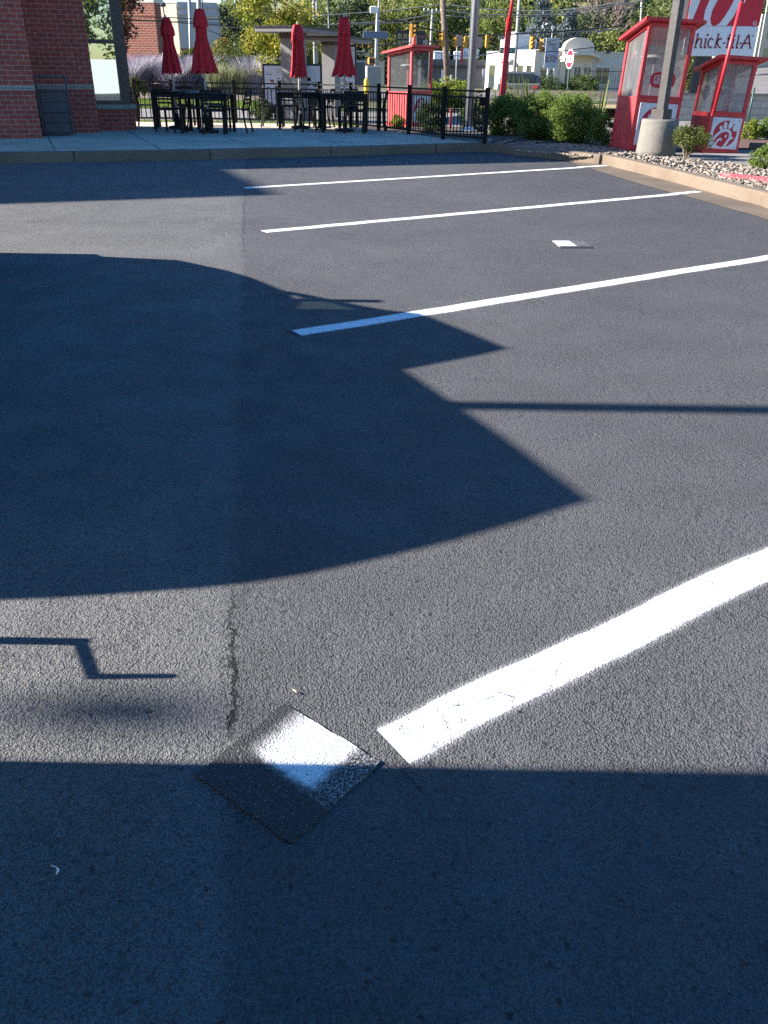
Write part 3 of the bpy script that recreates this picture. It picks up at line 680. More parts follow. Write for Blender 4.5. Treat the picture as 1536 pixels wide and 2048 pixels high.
b = MB(); b.box(1.104, 1.93, 2.10, 2.3, .397, .487); b.build('window_sill', SOLDIER, rest)
win = MB(); win.box(1.1, 1.86, 2.17, 2.26, .489, .56).box(1.64, 1.86, 2.165, 2.4, .56, 4.4).box(1.1, 1.64, 2.175, 2.25, 1.585, 1.66).box(1.1, 1.64, 2.18, 2.25, 4.3, 4.4).box(1.80, 1.86, 2.4, 2.9, .489, 4.4)
w_ = win.build('window', DARKM, rest)
MB().sheet([(1.1, 2.215, .56), (1.64, 2.215, .56), (1.64, 2.215, 1.585), (1.1, 2.215, 1.585)]).build('pane', mirror_glass('reflective pane'), w_)
MB().sheet([(1.1, 2.215, 1.66), (1.64, 2.215, 1.66), (1.64, 2.215, 4.3), (1.1, 2.215, 4.3)]).build('pane', bpy.data.materials['reflective pane'], w_)
# litter bin with tray frame, standing in the recess
TRASHM = M('slate bin panels', (0.050, 0.058, 0.066), 0.5, 0.12, 5)
wb = Matrix.Rotation(BANG, 4, 'Z')
bx = thing('litter_bin', 'slate grey panelled litter bin with open tray frame against the brick', 'bin', B0 + wb @ Vector((.02, .66, 0)), BANG)
b = MB(); b.bbox(0, .56, .02, .5, .03, .76, .008); b.build('cabinet', DARKM, bx)
for k in range(4):
    b = MB(); z = .055 + k * .172; b.bbox(.045, .515, .002, .03, z, z + .163, .006); b.build('panel', TRASHM, bx)
b = MB()
for x in (.0, .525): b.bbox(x, x + .035, 0, .06, .03, 1.02, .006)
b.bbox(.035, .525, 0, .06, .985, 1.02, .006).bbox(.035, .525, 0, .05, .755, .785, .005).bbox(.035, .525, 0, .04, .015, .05, .005); b.build('frame', TRASHM, bx)

# ------------------------------------------------------------------ patio furniture
def make_chair(label):
    t = thing('patio_chair', label, 'chair', (0, 0, 0), 0, 'black metal chairs on the patio')
    b = MB()
    for k in range(6): b.bbox(-.205, .205, -.22 + k * .074, -.156 + k * .074, .435, .452, .004)
    b.bar((-.2, -.2, .425), (.2, -.2, .425), .03).bar((-.2, .19, .425), (.2, .19, .425), .03); b.build('seat', CHAIRM, t)
    b = MB()
    for z, w in ((.775, .055), (.69, .035), (.62, .035), (.55, .035)):
        b.bar((-.185, -.235 - (z - .45) * .2, z), (.185, -.235 - (z - .45) * .2, z), .018, w)
    b.build('backrest', CHAIRM, t)
    for s in (-1, 1):
        MB().tube([(s * .205, -.285, 0), (s * .205, -.235, .25), (s * .2, -.225, .45), (s * .195, -.305, .80)], [.019, .019, .02, .016], 6).build('leg', CHAIRM, t)
        MB().bar((s * .205, .21, 0), (s * .2, .195, .435), .034).build('leg', CHAIRM, t)
    return t
def make_table(label):
    t = thing('patio_table', label, 'table', (0, 0, 0), 0, 'black square tables on the patio')
    b = MB()
    b.bbox(-.50, .50, -.40, .40, .70, .725, .006)
    for k in range(9): b.bbox(-.46, .46, -.36 + k * .082, -.29 + k * .082, .726, .735, .003)
    b.build('tabletop', CHAIRM, t)
    b = MB(); b.box(-.44, .44, -.35, -.33, .62, .699).box(-.44, .44, .33, .35, .62, .699).box(-.44, -.42, -.33, .33, .62, .699).box(.42, .44, -.33, .33, .62, .699); b.build('apron', CHAIRM, t)
    for x in (-.455, .455):
        for y in (-.36, .36): MB().bbox(x - .028, x + .028, y - .028, y + .028, 0, .699, .004).build('leg', CHAIRM, t)
    return t
POLEW = M('pale umbrella pole', (0.50, 0.47, 0.43), 0.4, 0.05)
def make_umbrella(label, h, zb, rb, seed, loc, tilt):
    t = thing('patio_umbrella', label, 'umbrella', loc, seed * .7, 'closed red umbrellas over the patio tables', tilt)
    MB().tube([(0, 0, 0), (0, 0, h - .03)], .021, 10).build('pole', POLEW, t, True)
    MB().lathe([(.0, .0), (.21, .0), (.2, .05), (.05, .07), (.04, .3), (0, .3)], 20).build('base', CHAIRM, t)
    rg = random.Random(seed); n, m = 64, 26; vs, fs = [], []
    L = h - zb
    for i in range(m):
        s = i / (m - 1)                                   # 0 top .. 1 hem
        z = h - .02 - s * (L - .02)
        rad = .055 + .055 * min(1, s * 5) + .012 * math.sin(s * 9 + seed) * (1 - s) + max(0, s - .42) ** 1.15 * (rb - .11) / .58 ** 1.15
        if s < .04: rad *= .55
        for k in range(n):
            a = 2 * math.pi * k / n
            pl = math.cos(8 * a + 1.2 * math.sin(3 * s + seed)); fl = abs(pl) ** .6 * (1 if pl > 0 else -1)
            rr = rad * (1 + (.10 + .10 * s) * fl + .03 * math.sin(5 * a + 7 * s + seed))
            zz = z + (.035 * (1 - pl) * max(0, (s - .75) / .25) if s > .75 else 0)
            vs.append((rr * math.cos(a), rr * math.sin(a), zz))
    for i in range(m - 1):
        for k in range(n): fs.append((i * n + k, (i + 1) * n + k, (i + 1) * n + (k + 1) % n, i * n + (k + 1) % n))
    fs.append(tuple(range(n)))
    c = MB().add(vs, fs).build('canopy', CANVAS, t, True)
    b = MB(); vs, fs = [], []; n2 = 32
    for i, (s, rr) in enumerate(((-.012, .03), (0.0, .075), (.09, .1), (.2, .125), (.27, .135))):
        for k in range(n2):
            a = 2 * math.pi * k / n2; pl = math.cos(8 * a + seed)
            q = rr * (1 + .16 * pl + .12 * math.sin(a * 2 + seed) * (i > 2)); vs.append((q * math.cos(a), q * math.sin(a), h - s - (.03 * (1 + pl) if i == 4 else 0)))
    for i in range(4):
        for k in range(n2): fs.append((i * n2 + k, (i + 1) * n2 + k, (i + 1) * n2 + (k + 1) % n2, i * n2 + (k + 1) % n2))
    fs.append(tuple(range(n2)))
    b.add(vs, fs).build('vent_cap', CANVAS, t, True)
    b = MB(); b.lathe([(0, h + .0), (.012, h + .0), (.02, h + .03), (.008, h + .06), (0, h + .065)], 10); b.build('finial', POLEW, t, True)
    return t
Z = .147
tabs = [((357, 257), 0.15, 'black table under the shorter umbrella nearest the brick window'), ((418, 265), -0.05, 'black table under the tall umbrella, second from the window'),
        ((601, 257), 0.1, 'black table under the slim umbrella before the menu boards'), ((690, 263), 0.0, 'black table under the last umbrella beside the fence')]
t0 = None
for (px, rz, lab) in tabs:
    if t0 is None: t0 = t = make_table(lab)
    else: t = copy_tree(t0); t['label'] = lab
    t.location = P(px[0], px[1], Z); t.rotation_euler.z = rz
umbs = [((357, 257), 37, 149, .19, -.025, 'shortest closed red umbrella nearest the brick window, leaning a little'), ((418, 265), 19, 149, .245, .0, 'tallest closed red umbrella, second from the brick window'),
        ((601, 257), 50, 157, .165, .0, 'slim closed red umbrella in front of the dark menu pillar'), ((690, 263), 35, 155, .24, .0, 'wide hemmed closed red umbrella beside the fence')]
for i, (px, ytop, yb, rb, tilt, lab) in enumerate(umbs):
    p = P(px[0], px[1], Z); make_umbrella(lab, HT(p, px[0], ytop) - Z, HT(p, px[0], yb) - Z, rb, i + 1, p, tilt)
chs = [((298, 254), -90, 'black chair side on by the brick window sill'), ((344, 264), -12, 'black slatted chair turned half away, left of the tall umbrella table'),
       ((430, 267.5), 6, 'black chair with its back to the lot at the tall umbrella table'), ((474, 265), 82, 'black chair facing the window, right of the tall umbrella table'),
       ((437, 256), 175, 'black chair facing the lot beyond the tall umbrella table'), ((372, 251), 190, 'black chair facing the lot beyond the table by the window'),
       ((549, 254), -88, 'black chair side on in front of the first menu board'), ((622, 264), -62, 'black curved back chair between the two right hand tables'),
       ((708, 266.5), 3, 'black chair with its back to the lot at the table by the fence'), ((746, 262), 86, 'black chair tight against the fence facing the menu boards'),
       ((697, 255), 178, 'black chair facing the lot beyond the table by the fence'), ((641, 255), 80, 'black chair beyond the slim umbrella table, facing it'), ((388, 258), 95, 'black chair squeezed between the two tables by the window'), ((404, 263), -84, 'black chair tucked side on under the tall umbrella table'),
       ((662, 259), -88, 'black chair side on behind the curved back chair'), ((578, 252), -8, 'black chair behind the slim umbrella, against the dark menu pillar')]
c0 = None
for (px, rz, lab) in chs:
    if c0 is None: c0 = c = make_chair(lab)
    else: c = copy_tree(c0); c['label'] = lab
    c.location = P(px[0], px[1], Z); c.rotation_euler.z = R(rz)

# ------------------------------------------------------------------ red glazed kiosks
PANE = glass_mat('dusty acrylic', haze=0.45, hazecol=(0.50, 0.50, 0.50)); PANE3 = glass_mat('dusty acrylic dimmed for sun', haze=0.34, hazecol=(0.19, 0.20, 0.205), gloss=0.0)  # second pane copy: greyer haze and no gloss, to offset direct sun
PANEL = M('white sign panel', (0.62, 0.65, 0.68), 0.45, 0.05)
LOGOR = M('logo red', (0.46, 0.010, 0.030), 0.5, 0.05)
HEATM = M('heater dish', (0.60, 0.58, 0.52), 0.35, 0.1)
def emblem(parent, fx):
    """round red bird-shaped C emblem; fx(u, v, layer) -> point, u right, v up, disc radius 1"""
    k = lambda l: (lambda x, y: fx(x, y, l))
    b = MB(); pts = []
    for i in range(48):
        a = 2 * math.pi * i / 48; pts.append(fx(math.cos(a), math.sin(a), 1))
    b.add(pts, [tuple(range(48))]); e = b.build('emblem', LOGOR, parent)
    w = MB()
    w.ribbon(spline([Vector((-1.02, -.62)), Vector((-.72, -.18)), Vector((-.35, .16)), Vector((.08, .28)), Vector((.42, .12)), Vector((.48, -.25)), Vector((.30, -.66)), Vector((.05, -1.08))], 6), .21, k(2))
    w.ribbon(spline([Vector((-.72, -.98)), Vector((-.55, -.62)), Vector((-.40, -.42)), Vector((-.25, -.40)), Vector((-.22, -.52))], 6), .16, k(3))
    w.oval(-.42, .42, .13, .19, k(2), .5).oval(-.10, .64, .16, .28, k(2), .15).oval(.36, .78, .19, .40, k(2), -.25).oval(.84, .55, .26, .34, k(2), -.5)
    w.oval(.12, -.16, .085, .12, k(3), -.3)
    w.add([fx(.50, -.08, 3), fx(.82, -.30, 3), fx(.44, -.46, 3)], [(0, 1, 2)])
    w.add([fx(.30, 1.06, 3), fx(.62, 1.02, 3), fx(.48, .72, 3)], [(0, 1, 2)])
    w.build('emblem_bird', PANEL, e)
def make_kiosk(label, fl, a, W, D, zs, zf, zb, tilt, logo=True, PANE=PANE):
    t = thing('kiosk', label, 'kiosk', fl, a, 'red glazed order kiosks', tilt)
    b = MB(); b.bbox(0, W, 0, D, 0.0, zs, .006); b.build('base_cabinet', RED2, t)
    MB().box(-.012, W + .012, -.012, D + .012, -.01, .05).build('plinth', RED, t); MB().bar((0, .0, zs + .012), (W, 0, zs + .012), .035).build('sill_rail', RED, t)
    pw = .062
    for x, y, z in ((0, 0, zf), (W - pw, 0, zf), (0, D - pw, zb), (W - pw, D - pw, zb)):
        b = MB(); b.bbox(x, x + pw, y, y + pw, zs, z - .005, .004); o = b.build('corner_post', RED2, t)
    ov = .11; s = (zf - zb) / D
    b = MB(); z0, z1 = zf + s * ov, zb - s * ov
    b.add([(-ov, -ov, z0), (W + ov, -ov, z0), (W + ov, D + ov, z1), (-ov, D + ov, z1), (-ov, -ov, z0 + .05), (W + ov, -ov, z0 + .05), (W + ov, D + ov, z1 + .05), (-ov, D + ov, z1 + .05)],
          [(0, 3, 2, 1), (4, 5, 6, 7), (0, 1, 5, 4), (1, 2, 6, 5), (2, 3, 7, 6), (3, 0, 4, 7)])
    b.build('roof', RED, t)
    q = lambda P4, n='pane': MB().sheet(P4).build(n, PANE, t)
    i_ = .03
    q([(pw, i_, zs), (W - pw, i_, zs), (W - pw, i_, zf - .03), (pw, i_, zf - .03)])
    q([(pw, D - i_, zs), (W - pw, D - i_, zs), (W - pw, D - i_, zb - .03), (pw, D - i_, zb - .03)])
    for x in (i_, W - i_): q([(x, pw, zs), (x, D - pw, zs), (x, D - pw, zb - .03), (x, pw, zf - .03)])
    b = MB(); b.bar((pw, .02, zf - .03), (W - pw, .02, zf - .03), .05).bar((pw, D - .02, zb - .03), (W - pw, D - .02, zb - .03), .05)
    for x in (.02, W - .02): b.bar((x, pw, zf - .03 - s * pw), (x, D - pw, zb - .03 + s * pw), .05)
    b.build('header_rail', RED, t)
    cx, cy, cz = W * .42, D * .5, zb - .28
    b = MB(); b.lathe([(0, cz + .06), (.05, cz + .05), (.20, cz + .02), (.205, cz), (.19, cz - .005), (0, cz - .01)], 22, (cx, cy)).build('heater', HEATM, t, True)
    MB().lathe([(0, cz - .011), (.09, cz - .011), (.08, cz - .09), (0, cz - .09)], 16, (cx, cy)).tube([(cx, cy, cz + .05), (cx, cy, zb)], .012, 6).build('heater_burner', CHAIRM, bpy.data.objects[t.children[-1].name])
    b = MB(); b.bar((W * .5, D * .55, zs), (W * .52, D * .6, zb - .3), .02); b.build('conduit', HEATM, t)
    if logo:
        m0 = .055; x0, x1, zz0, zz1 = W * .10, W * .92, zs * .13, zs * .90
        b = MB(); b.bbox(x0, x1, -.016, -.002, zz0, zz1, .003); pn = b.build('sign_panel', PANEL, t)
        r = min((x1 - x0) * .43, (zz1 - zz0) * .43); cu, cv = (x0 + x1) / 2, (zz0 + zz1) / 2 - .01
        emblem(pn, lambda u, v, l: (cu + u * r, -.016 - l * .0015, cv + v * r))
        b = MB()
        for x in (x0 + .04, x1 - .04):
            for z in (zz0 + .04, zz1 - .04): b.oval(x, z, .008, .008, lambda p, q: (p, -.0185, q))
        b.build('bolt', BRONZE, pn)
    return t
k1b = P(1254.7, 303.5, .1); z1 = lambda b_, x, y: HT(b_, x, y) - b_.z
kio = make_kiosk('large red kiosk behind the concrete pier with a round window sticker', k1b, R(6), .83, .95, z1(k1b, 1272, 193), z1(k1b, 1292, 44), z1(k1b, 1292, 44) - .22, R(2.2))
k2b = P(1404.6, 305.5, .1)
kio2 = make_kiosk('smaller red kiosk below the big sign with its round emblem in full view', k2b, R(4), .64, .80, z1(k2b, 1424, 225), z1(k2b, 1443, 119), z1(k2b, 1443, 119) - .16, R(2.4))
k3b = P(820, 253.5, .06)
kio3 = make_kiosk('red kiosk behind the patio fence with an orange beacon on its roof', k3b, R(43), .76, .88, z1(k3b, 822, 184), z1(k3b, 828, 95), z1(k3b, 828, 95) - .12, 0.0, True, PANE3)
# sticker on the large kiosk's front pane
def sticker(kk, cx, cz, w, hh):
    b = MB(); pts = []
    for i in range(36):
        a = 2 * math.pi * i / 36; c, s = math.cos(a), math.sin(a)
        pts.append((cx + w * math.copysign(abs(c) ** .62, c), .024, cz + hh * math.copysign(abs(s) ** .62, s)))
    st = b.add(pts, [tuple(range(36))]).build('window_sticker', LOGOR, kk)
    b = MB(); x0 = cx - w * .68; b.ribbon([Vector((x0, cz - .05)), Vector((x0 + .075, cz - .05))], .012, lambda x, y: (x, .021, y))
    for z in (-.02, .02, .06): b.ribbon([Vector((x0, cz + z)), Vector((x0 + .07, cz + z))], .008, lambda x, y: (x, .021, y))
    for x in (0, .07): b.ribbon([Vector((x0 + x, cz - .04)), Vector((x0 + x, cz + .065))], .01, lambda x_, y: (x_, .021, y))
    b.build('tray_icon', PANEL, st)
    for i, s in enumerate(('Order online', 'Mobile pick up', 'Pay at the bar')):
        text_mesh('lettering', s, .052, PANEL, st, (cx - w * .34, .020, cz + .045 - i * .055), sx=.62)
sticker(kio, .42, z1(k1b, 1290, 155) - .02, .225, .125)
b = MB(); b.lathe([(0, 0), (.06, 0), (.065, .08), (.05, .14), (.055, .2), (.03, .25), (0, .26)], 14)
o = b.build('beacon', M('orange beacon', (0.75, 0.09, 0.03), .4, .1), None, True); o.location = k3b + Vector((.06, .62, z1(k3b, 828, 95) + .0)); tag(o, 'orange warning beacon standing on the roof of the kiosk behind the fence', 'beacon')

# flag poles
def flag_pole(label, Y, low, high, w0, p0, p1, r):
    a, c = A(low[0], low[1], Y), A(high[0], high[1], Y)
    t = thing('flag_pole', label, 'pole', a, 0, 'bare red flag poles')
    MB().bar((0, 0, 0), c - a, w0).build('sleeve', RED, t)
    MB().tube([A(*p0, Y - .1) - a, A(*p1, Y - .1) - a], r, 10).build('pole', RED, t, True)
    return t
flag_pole('leaning bare red flag pole rising out of the hedge', 20.6, (1001, 236), (1019.5, 35), .115, (1016, 60), (1034, -60), .035)
Yk = k2b.y - .12
fp = flag_pole('thin red flag pole strapped to the corner of the smaller kiosk', Yk, (1425.5, 232), (1428.5, 219), .05, (1427, 226), (1483, 3), .030)
h_ = MB(); tp = A(1483, 3, Yk) - A(1425.5, 232, Yk); h_.tube([tp, tp + Vector((.02, 0, -.02)), tp + Vector((.05, 0, -.015)), tp + Vector((.055, 0, .02)), tp + Vector((.09, 0, .05))], .008, 6); h_.build('hook', M('steel hook', (.5, .5, .5), .3, metal=.8), fp, True)

# light pole on its pier
lb = P(1310, 312, .09)
lp = thing('light_pole', 'dark bronze square light pole bolted on a round concrete pier', 'lamp post', lb)
ph = HT(P(1310, 312, .09), 1319, 238) - .09
pr = MB(); prof = [(0.0, -.02), (.335, -.02), (.325, .1), (.312, ph * .6), (.305, ph - .03), (.292, ph), (0, ph)]; pr.lathe(prof, 40)
pier = pr.build('pier', BASEC, lp, True)
for p_ in pier.data.polygons: p_.use_smooth = abs(p_.normal.z) < .6
Mz = Matrix.Rotation(R(38), 4, 'Z')
MB().box(-.12, .12, -.12, .12, ph, ph + .15, Mz).build('base_cover', BRONZE, lp)
MB().box(-.066, .066, -.066, .066, ph + .15, 6.2, Mz).build('pole', BRONZE, lp)
MB().box(-.1, .55, -.18, .18, 6.2, 6.32, Mz).build('lamp_head', BRONZE, lp)

# silver pole behind the fence
sb = P(937, 262.5, .1)
sp = thing('silver_pole', 'tall brushed silver pole rising behind the fence gate', 'pole', sb)
MB().tube([(0, 0, .06), (0, 0, 7.5)], [.086, .07], 20).build('pole', SILV, sp, True)
MB().tube([(-.085, -.02, .2), (-.075, -.02, 7.2)], .013, 6).build('conduit', SILV, sp, True)
MB().lathe([(0, 0), (.2, 0), (.2, .03), (.12, .05), (.1, .1), (0, .1)], 20).build('base_flange', WHITE, sp, True)
# small things by the fence
mp = thing('marker_post', 'short red marker post among the shrubs behind the fence', 'post', P(901, 256, .1))
MB().tube([(0, 0, 0), (0, 0, .36)], .028, 8).build('stake', RED, mp, True); MB().lathe([(0, .36), (.04, .36), (.035, .41), (0, .42)], 10).build('cap', RED, mp, True)
for i, (px, s, lab) in enumerate((((986, 264), .13, 'larger white landscape boulder at the fence corner'), ((969, 261), .11, 'white boulder tucked behind the last fence post'))):
    import bmesh
    bm = bmesh.new(); bmesh.ops.create_icosphere(bm, subdivisions=3, radius=1); rg = random.Random(i)
    ax = [Vector((rg.uniform(-1, 1), rg.uniform(-1, 1), rg.uniform(-1, 1))).normalized() for _ in range(9)]
    for v in bm.verts:
        for a in ax:
            k = v.co.dot(a) - .7
            if k > 0: v.co -= a * k * .9
        v.co = Vector((v.co.x * s * 1.5, v.co.y * s, v.co.z * s * .8))
    me = bpy.data.meshes.new('boulder'); bm.to_mesh(me); bm.free(); o = link_mesh('boulder', me, M('white boulder', (.62, .60, .56), .8, .15, 10, .01, 30)); o.location = P(*px, .1) + Vector((0, 0, s * .5)); tag(o, lab, 'boulder')
# worn red kerb stone among the rocks
a, c = P(1443, 351, .13), P(1600, 368, .13)
rk = sweep([a, a.lerp(c, .33) + Vector((.0, .02, 0)), a.lerp(c, .66), c], [(-.07, -.08), (-.065, .02), (-.05, .035), (.05, .035), (.065, .02), (.07, -.08)])
m, nt, out = new_mat('worn red kerb paint'); h = N(nt); col = h.mix(h.ramp(h.noise(h.pos(), 22, 5, .7), .5, .62), (.50, .035, .05), (.34, .27, .22)); nt.links.new(h.bsdf(col, .75, h.bump(h.noise(h.pos(), 60, 3), .005)), out.inputs[0])
tag(rk.build('kerb_stone', m), 'half buried kerb stone with worn red paint among the rocks', 'kerb stone')

# ------------------------------------------------------------------ shrubs
HEDGE = leaf_mat('hedge leaf', [(.045, .09, .02), (.10, .17, .035), (.18, .25, .05), (.33, .37, .085)], .4)
DARKL = leaf_mat('dark shrub leaf', [(.014, .030, .010), (.028, .055, .016), (.05, .085, .024)], .2)
BARB = leaf_mat('barberry leaf', [(.10, .05, .025), (.07, .10, .02), (.13, .17, .035), (.20, .20, .05)], .35)
LIME = leaf_mat('lime shrub leaf', [(.10, .14, .02), (.22, .27, .035), (.34, .36, .06)], .35)
def bush_px(name, lab, px, wpx, topy, mat, seed, n_cl, per, r_cl, leaf, group=None, depth=.9, z=.09, low=.05, stems=7):
    p = P(px[0], px[1], z); zc = (p - Vector((0, 0, CAMH))).dot(_f); rx = wpx / 2 * zc / FPX; h = HT(p, px[0], topy) - z
    return make_bush(name, lab, p, rx, rx * depth, h, mat, STEM, seed, n_cl, per, r_cl, leaf, group, low=low, stems=stems)
HG = 'round shrubs of the hedge by the kerb'
bush_px('shrub', 'dark green hedge shrub right beside the fence end', (1012, 270), 96, 186, HEDGE, 11, 120, 150, .15, .036, HG, 1.0)
bush_px('shrub', 'middle hedge shrub with bright leaf tips', (1084, 278), 108, 176, HEDGE, 12, 130, 160, .15, .036, HG, .95)
bush_px('shrub', 'widest hedge shrub near the large kiosk', (1148, 286), 108, 180, HEDGE, 13, 130, 160, .15, .036, HG, .9)
bush_px('shrub', 'low loose hedge shrub touching the large kiosk', (1203, 294), 56, 226, HEDGE, 21, 34, 110, .09, .034, HG, .8)
bush_px('shrub', 'dark round shrub seen through the fence pickets', (858, 262), 62, 199, DARKL, 14, 60, 120, .14, .036, None, 1.0)
bush_px('shrub', 'dark shrub behind the silver pole by the gate', (948, 262), 60, 200, DARKL, 15, 50, 120, .13, .036, None, 1.0)
bush_px('shrub', 'low yellowish shrub at the foot of the kiosk behind the fence', (797, 256), 34, 228, LIME, 16, 26, 80, .09, .034)
bush_px('shrub', 'small reddish green shrub with pale stems beside the pier', (1372, 319), 76, 246, BARB, 17, 24, 150, .12, .03, None, .9, low=.36, stems=13)
bush_px('shrub', 'green shrub cut by the frame edge above the red kerb stone', (1530, 338), 60, 288, HEDGE, 18, 36, 110, .08, .03)
bush_px('shrub', 'yellow green shrub behind the smaller kiosk', (1497, 283), 34, 236, LIME, 19, 30, 90, .09, .04)
bush_px('shrub', 'deep green open shrub at the far side of the kiosk path', (1532, 282), 66, 233, HEDGE, 20, 40, 110, .12, .04, None, .9, low=.3)
# ------------------------------------------------------------------ out-of-view vehicles and posts, placed to cast shadows on the lot
CARP = M('dark car paint', (0.03, 0.035, 0.045), 0.25, 0.05, coat=.6)
TYRE = M('tyre rubber', (0.015, 0.015, 0.015), .85); RIM = M('alloy rim', (.4, .4, .42), .3, metal=.8)
VX = -3.28                                                  # the side facing the stalls
def sh(y, x): return (y, (x + .02 - VX) * SUN_TAN)                # silhouette point from where its shadow falls
car = thing('parked_car', 'dark tall parked car, unseen, its outline shaped to cast the shadow across the stalls', 'car', (0, 0, 0))  # out-of-view car, its outline traced back from the shadow it casts
def shp(px, py): p = P(px, py); return sh(p.y, p.x)
body = [(6.70, .30), (6.725, .5), shp(200, 513), shp(350, 520), shp(450, 541), shp(500, 556), shp(560, 580), (5.28, 1.395), (4.3, 1.36), (2.1, 1.36), shp(300, 1183), shp(200, 1190), shp(100, 1196), shp(0, 1200), (1.88, .9), (1.87, .5), (1.95, .30)]
fix_normals(MB().prism_x(body, VX - 1.85, VX).build('body', CARP, car))
cab = [sh(5.12, -.02), shp(840, 628), shp(925, 661), shp(1012, 697), shp(960, 709), shp(880, 725), shp(802, 740), (3.95, 1.361), (4.92, 1.397)]
fix_normals(MB().prism_x(cab, VX - 1.80, VX - .004).build('cab', CARP, car))
MB().prism_x([sh(5.6, -.72), sh(5.42, -.52), sh(5.12, -.02), sh(5.0, .12), (5.02, 1.66), (5.5, 1.398)], VX - .07, VX - .002).build('front_pillar', CARP, car)
rear = [sh(3.99, .065), shp(1000, 871), shp(1176, 1000), shp(1040, 1042), shp(900, 1082), shp(800, 1106), shp(700, 1129), shp(600, 1149), shp(500, 1165), shp(400, 1176), shp(300, 1183), (1.985, 1.34), (3.99, 1.34)]
fix_normals(MB().prism_x(rear, VX - 1.80, VX - .006).build('rear_hatch', CARP, car))
gl, nt, out = new_mat('tinted glass'); h = N(nt); t_ = h.n('ShaderNodeBsdfTransparent'); t_.inputs[0].default_value = (.20, .27, .24, 1); g_ = h.n('ShaderNodeBsdfGlossy'); g_.inputs['Roughness'].default_value = .03
mx = h.n('ShaderNodeMixShader'); mx.inputs[0].default_value = .08; h.put(mx.inputs[1], t_.outputs[0]); h.put(mx.inputs[2], g_.outputs[0]); nt.links.new(mx.outputs[0], out.inputs[0])
MB().sheet([(VX - .03, 5.5, 1.40), (VX - .03, 4.93, 1.40), (VX - .03, 5.0, 1.70), (VX - .03, 5.14, 1.66)]).build('window', gl, car)
MB().sheet([(VX + .002, 4.2, 1.42), (VX + .002, 4.8, 1.42), (VX + .002, 4.6, 1.8), (VX + .002, 4.25, 1.8)]).build('window', WINDK, car)
MB().sheet([(VX + .002, 2.3, 1.42), (VX + .002, 3.7, 1.42), (VX + .002, 3.5, 1.66), (VX + .002, 2.5, 1.7)]).build('window', WINDK, car)
MB().box(VX - .02, VX + .17, 5.30, 5.375, 1.33, 1.57).prism_x([sh(5.375, -.11 - .2), sh(5.33, -.38), (5.31, 1.57), (5.375, 1.57)], VX + .06, VX + .12).build('side_mirror', CARP, car)
for y in (5.85, 2.75):
    for x0, x1 in ((VX - .22, VX + .01), (VX - 1.86, VX - 1.63)):
        b = MB(); n = 24
        ring = lambda r, x: [(x, y + r * math.cos(2 * math.pi * k / n), .33 + r * math.sin(2 * math.pi * k / n)) for k in range(n)]
        vs = ring(.33, x0) + ring(.33, x1); b.add(vs, [(k, (k + 1) % n, n + (k + 1) % n, n + k) for k in range(n)] + [tuple(range(n)), tuple(range(n, 2 * n))[::-1]])
        w = b.build('wheel', TYRE, car); xo = x1 + .004 if x1 > VX - 1 else x0 - .004
        MB().add(ring(.21, xo), [tuple(range(n))]).build('rim', RIM, w)
# invented bent rail, out of view, shaped to cast the stepped shadow
RX = -1.5
rail = thing('shadow_rail', 'invented bent dark steel rail, unseen, shaped to cast the thin stepped shadow by the joint', 'rail', (RX, 1.70, 0))
zx = lambda x: (x - RX) * SUN_TAN
MB().tube([(0, 0.018, 0), (0, .018, zx(-.762))], .0165, 10).tube([(0, .022, zx(-.775)), (0, -.112, zx(-.70))], .0095, 10).tube([(0, -.119, zx(-.705)), (0, -.112, zx(-.50))], [.0115, .009], 10).build('rail_tube', BRONZE, rail)
# invented box van, out of view, put in to shade the foreground
van = thing('shade_van', 'invented pale box van beside the viewer, unseen, put in to shade the foreground', 'van', (0, 0, 0))
b = MB(); b.bbox(-3.85, -1.75, -6.2, 1.302, .45, 2.75, .02); b.build('cargo_box', WHITE, van)
b = MB(); b.bbox(-3.7, -1.9, -8.0, -6.25, .4, 2.1, .12); b.build('cab', WHITE, van)
b = MB(); b.bbox(-3.6, -2.0, -7.8, 1.2, .05, .44, .02); b.build('underframe', CHAIRM, van)
for y in (-7.1, -.6):
    for x in (-3.85, -2.0):
        MB().tube([(x, y, .4), (x + .25, y, .4)], .4, 20).build('wheel', TYRE, van)
# unseen pole and globe, added to cast a soft blur of shade
gp_ = thing('shade_globe', 'slim pole with a globe, unseen, added to cast a soft blur of shade', 'lamp post', (-16, 1.46, 0)); MB().tube([(0, 0, 0), (0, 0, 7.8)], .018, 8).build('pole', BRONZE, gp_, True); MB().lathe([(0, 7.72), (.035, 7.74), (.065, 7.80), (.068, 7.88), (.04, 7.96), (0, 7.98)], 14).build('globe', WHITE, gp_, True)
tp_ = thing('sign_pole', 'thin steel pole left of the parked car, throwing the long thin shadow', 'pole', (-6.0, 3.47, 0)); MB().tube([(0, 0, 0), (0, 0, 4.9)], .056, 10).build('shaft', BRONZE, tp_, True); MB().lathe([(0, 0), (.14, 0), (.14, .02), (.05, .05), (0, .05)], 12).build('base_plate', BRONZE, tp_)

# ------------------------------------------------------------------ behind the viewer: what the corner window mirrors
o = MB().bbox(-8, 9, -.15, .15, 0, 1.7, .02).build('white_wall', WHITE); o.location = (12, -11, 0); o.rotation_euler.z = R(33)
tag(bpy.data.objects['white_wall'], 'low pale wall mirrored in the corner window', 'wall')

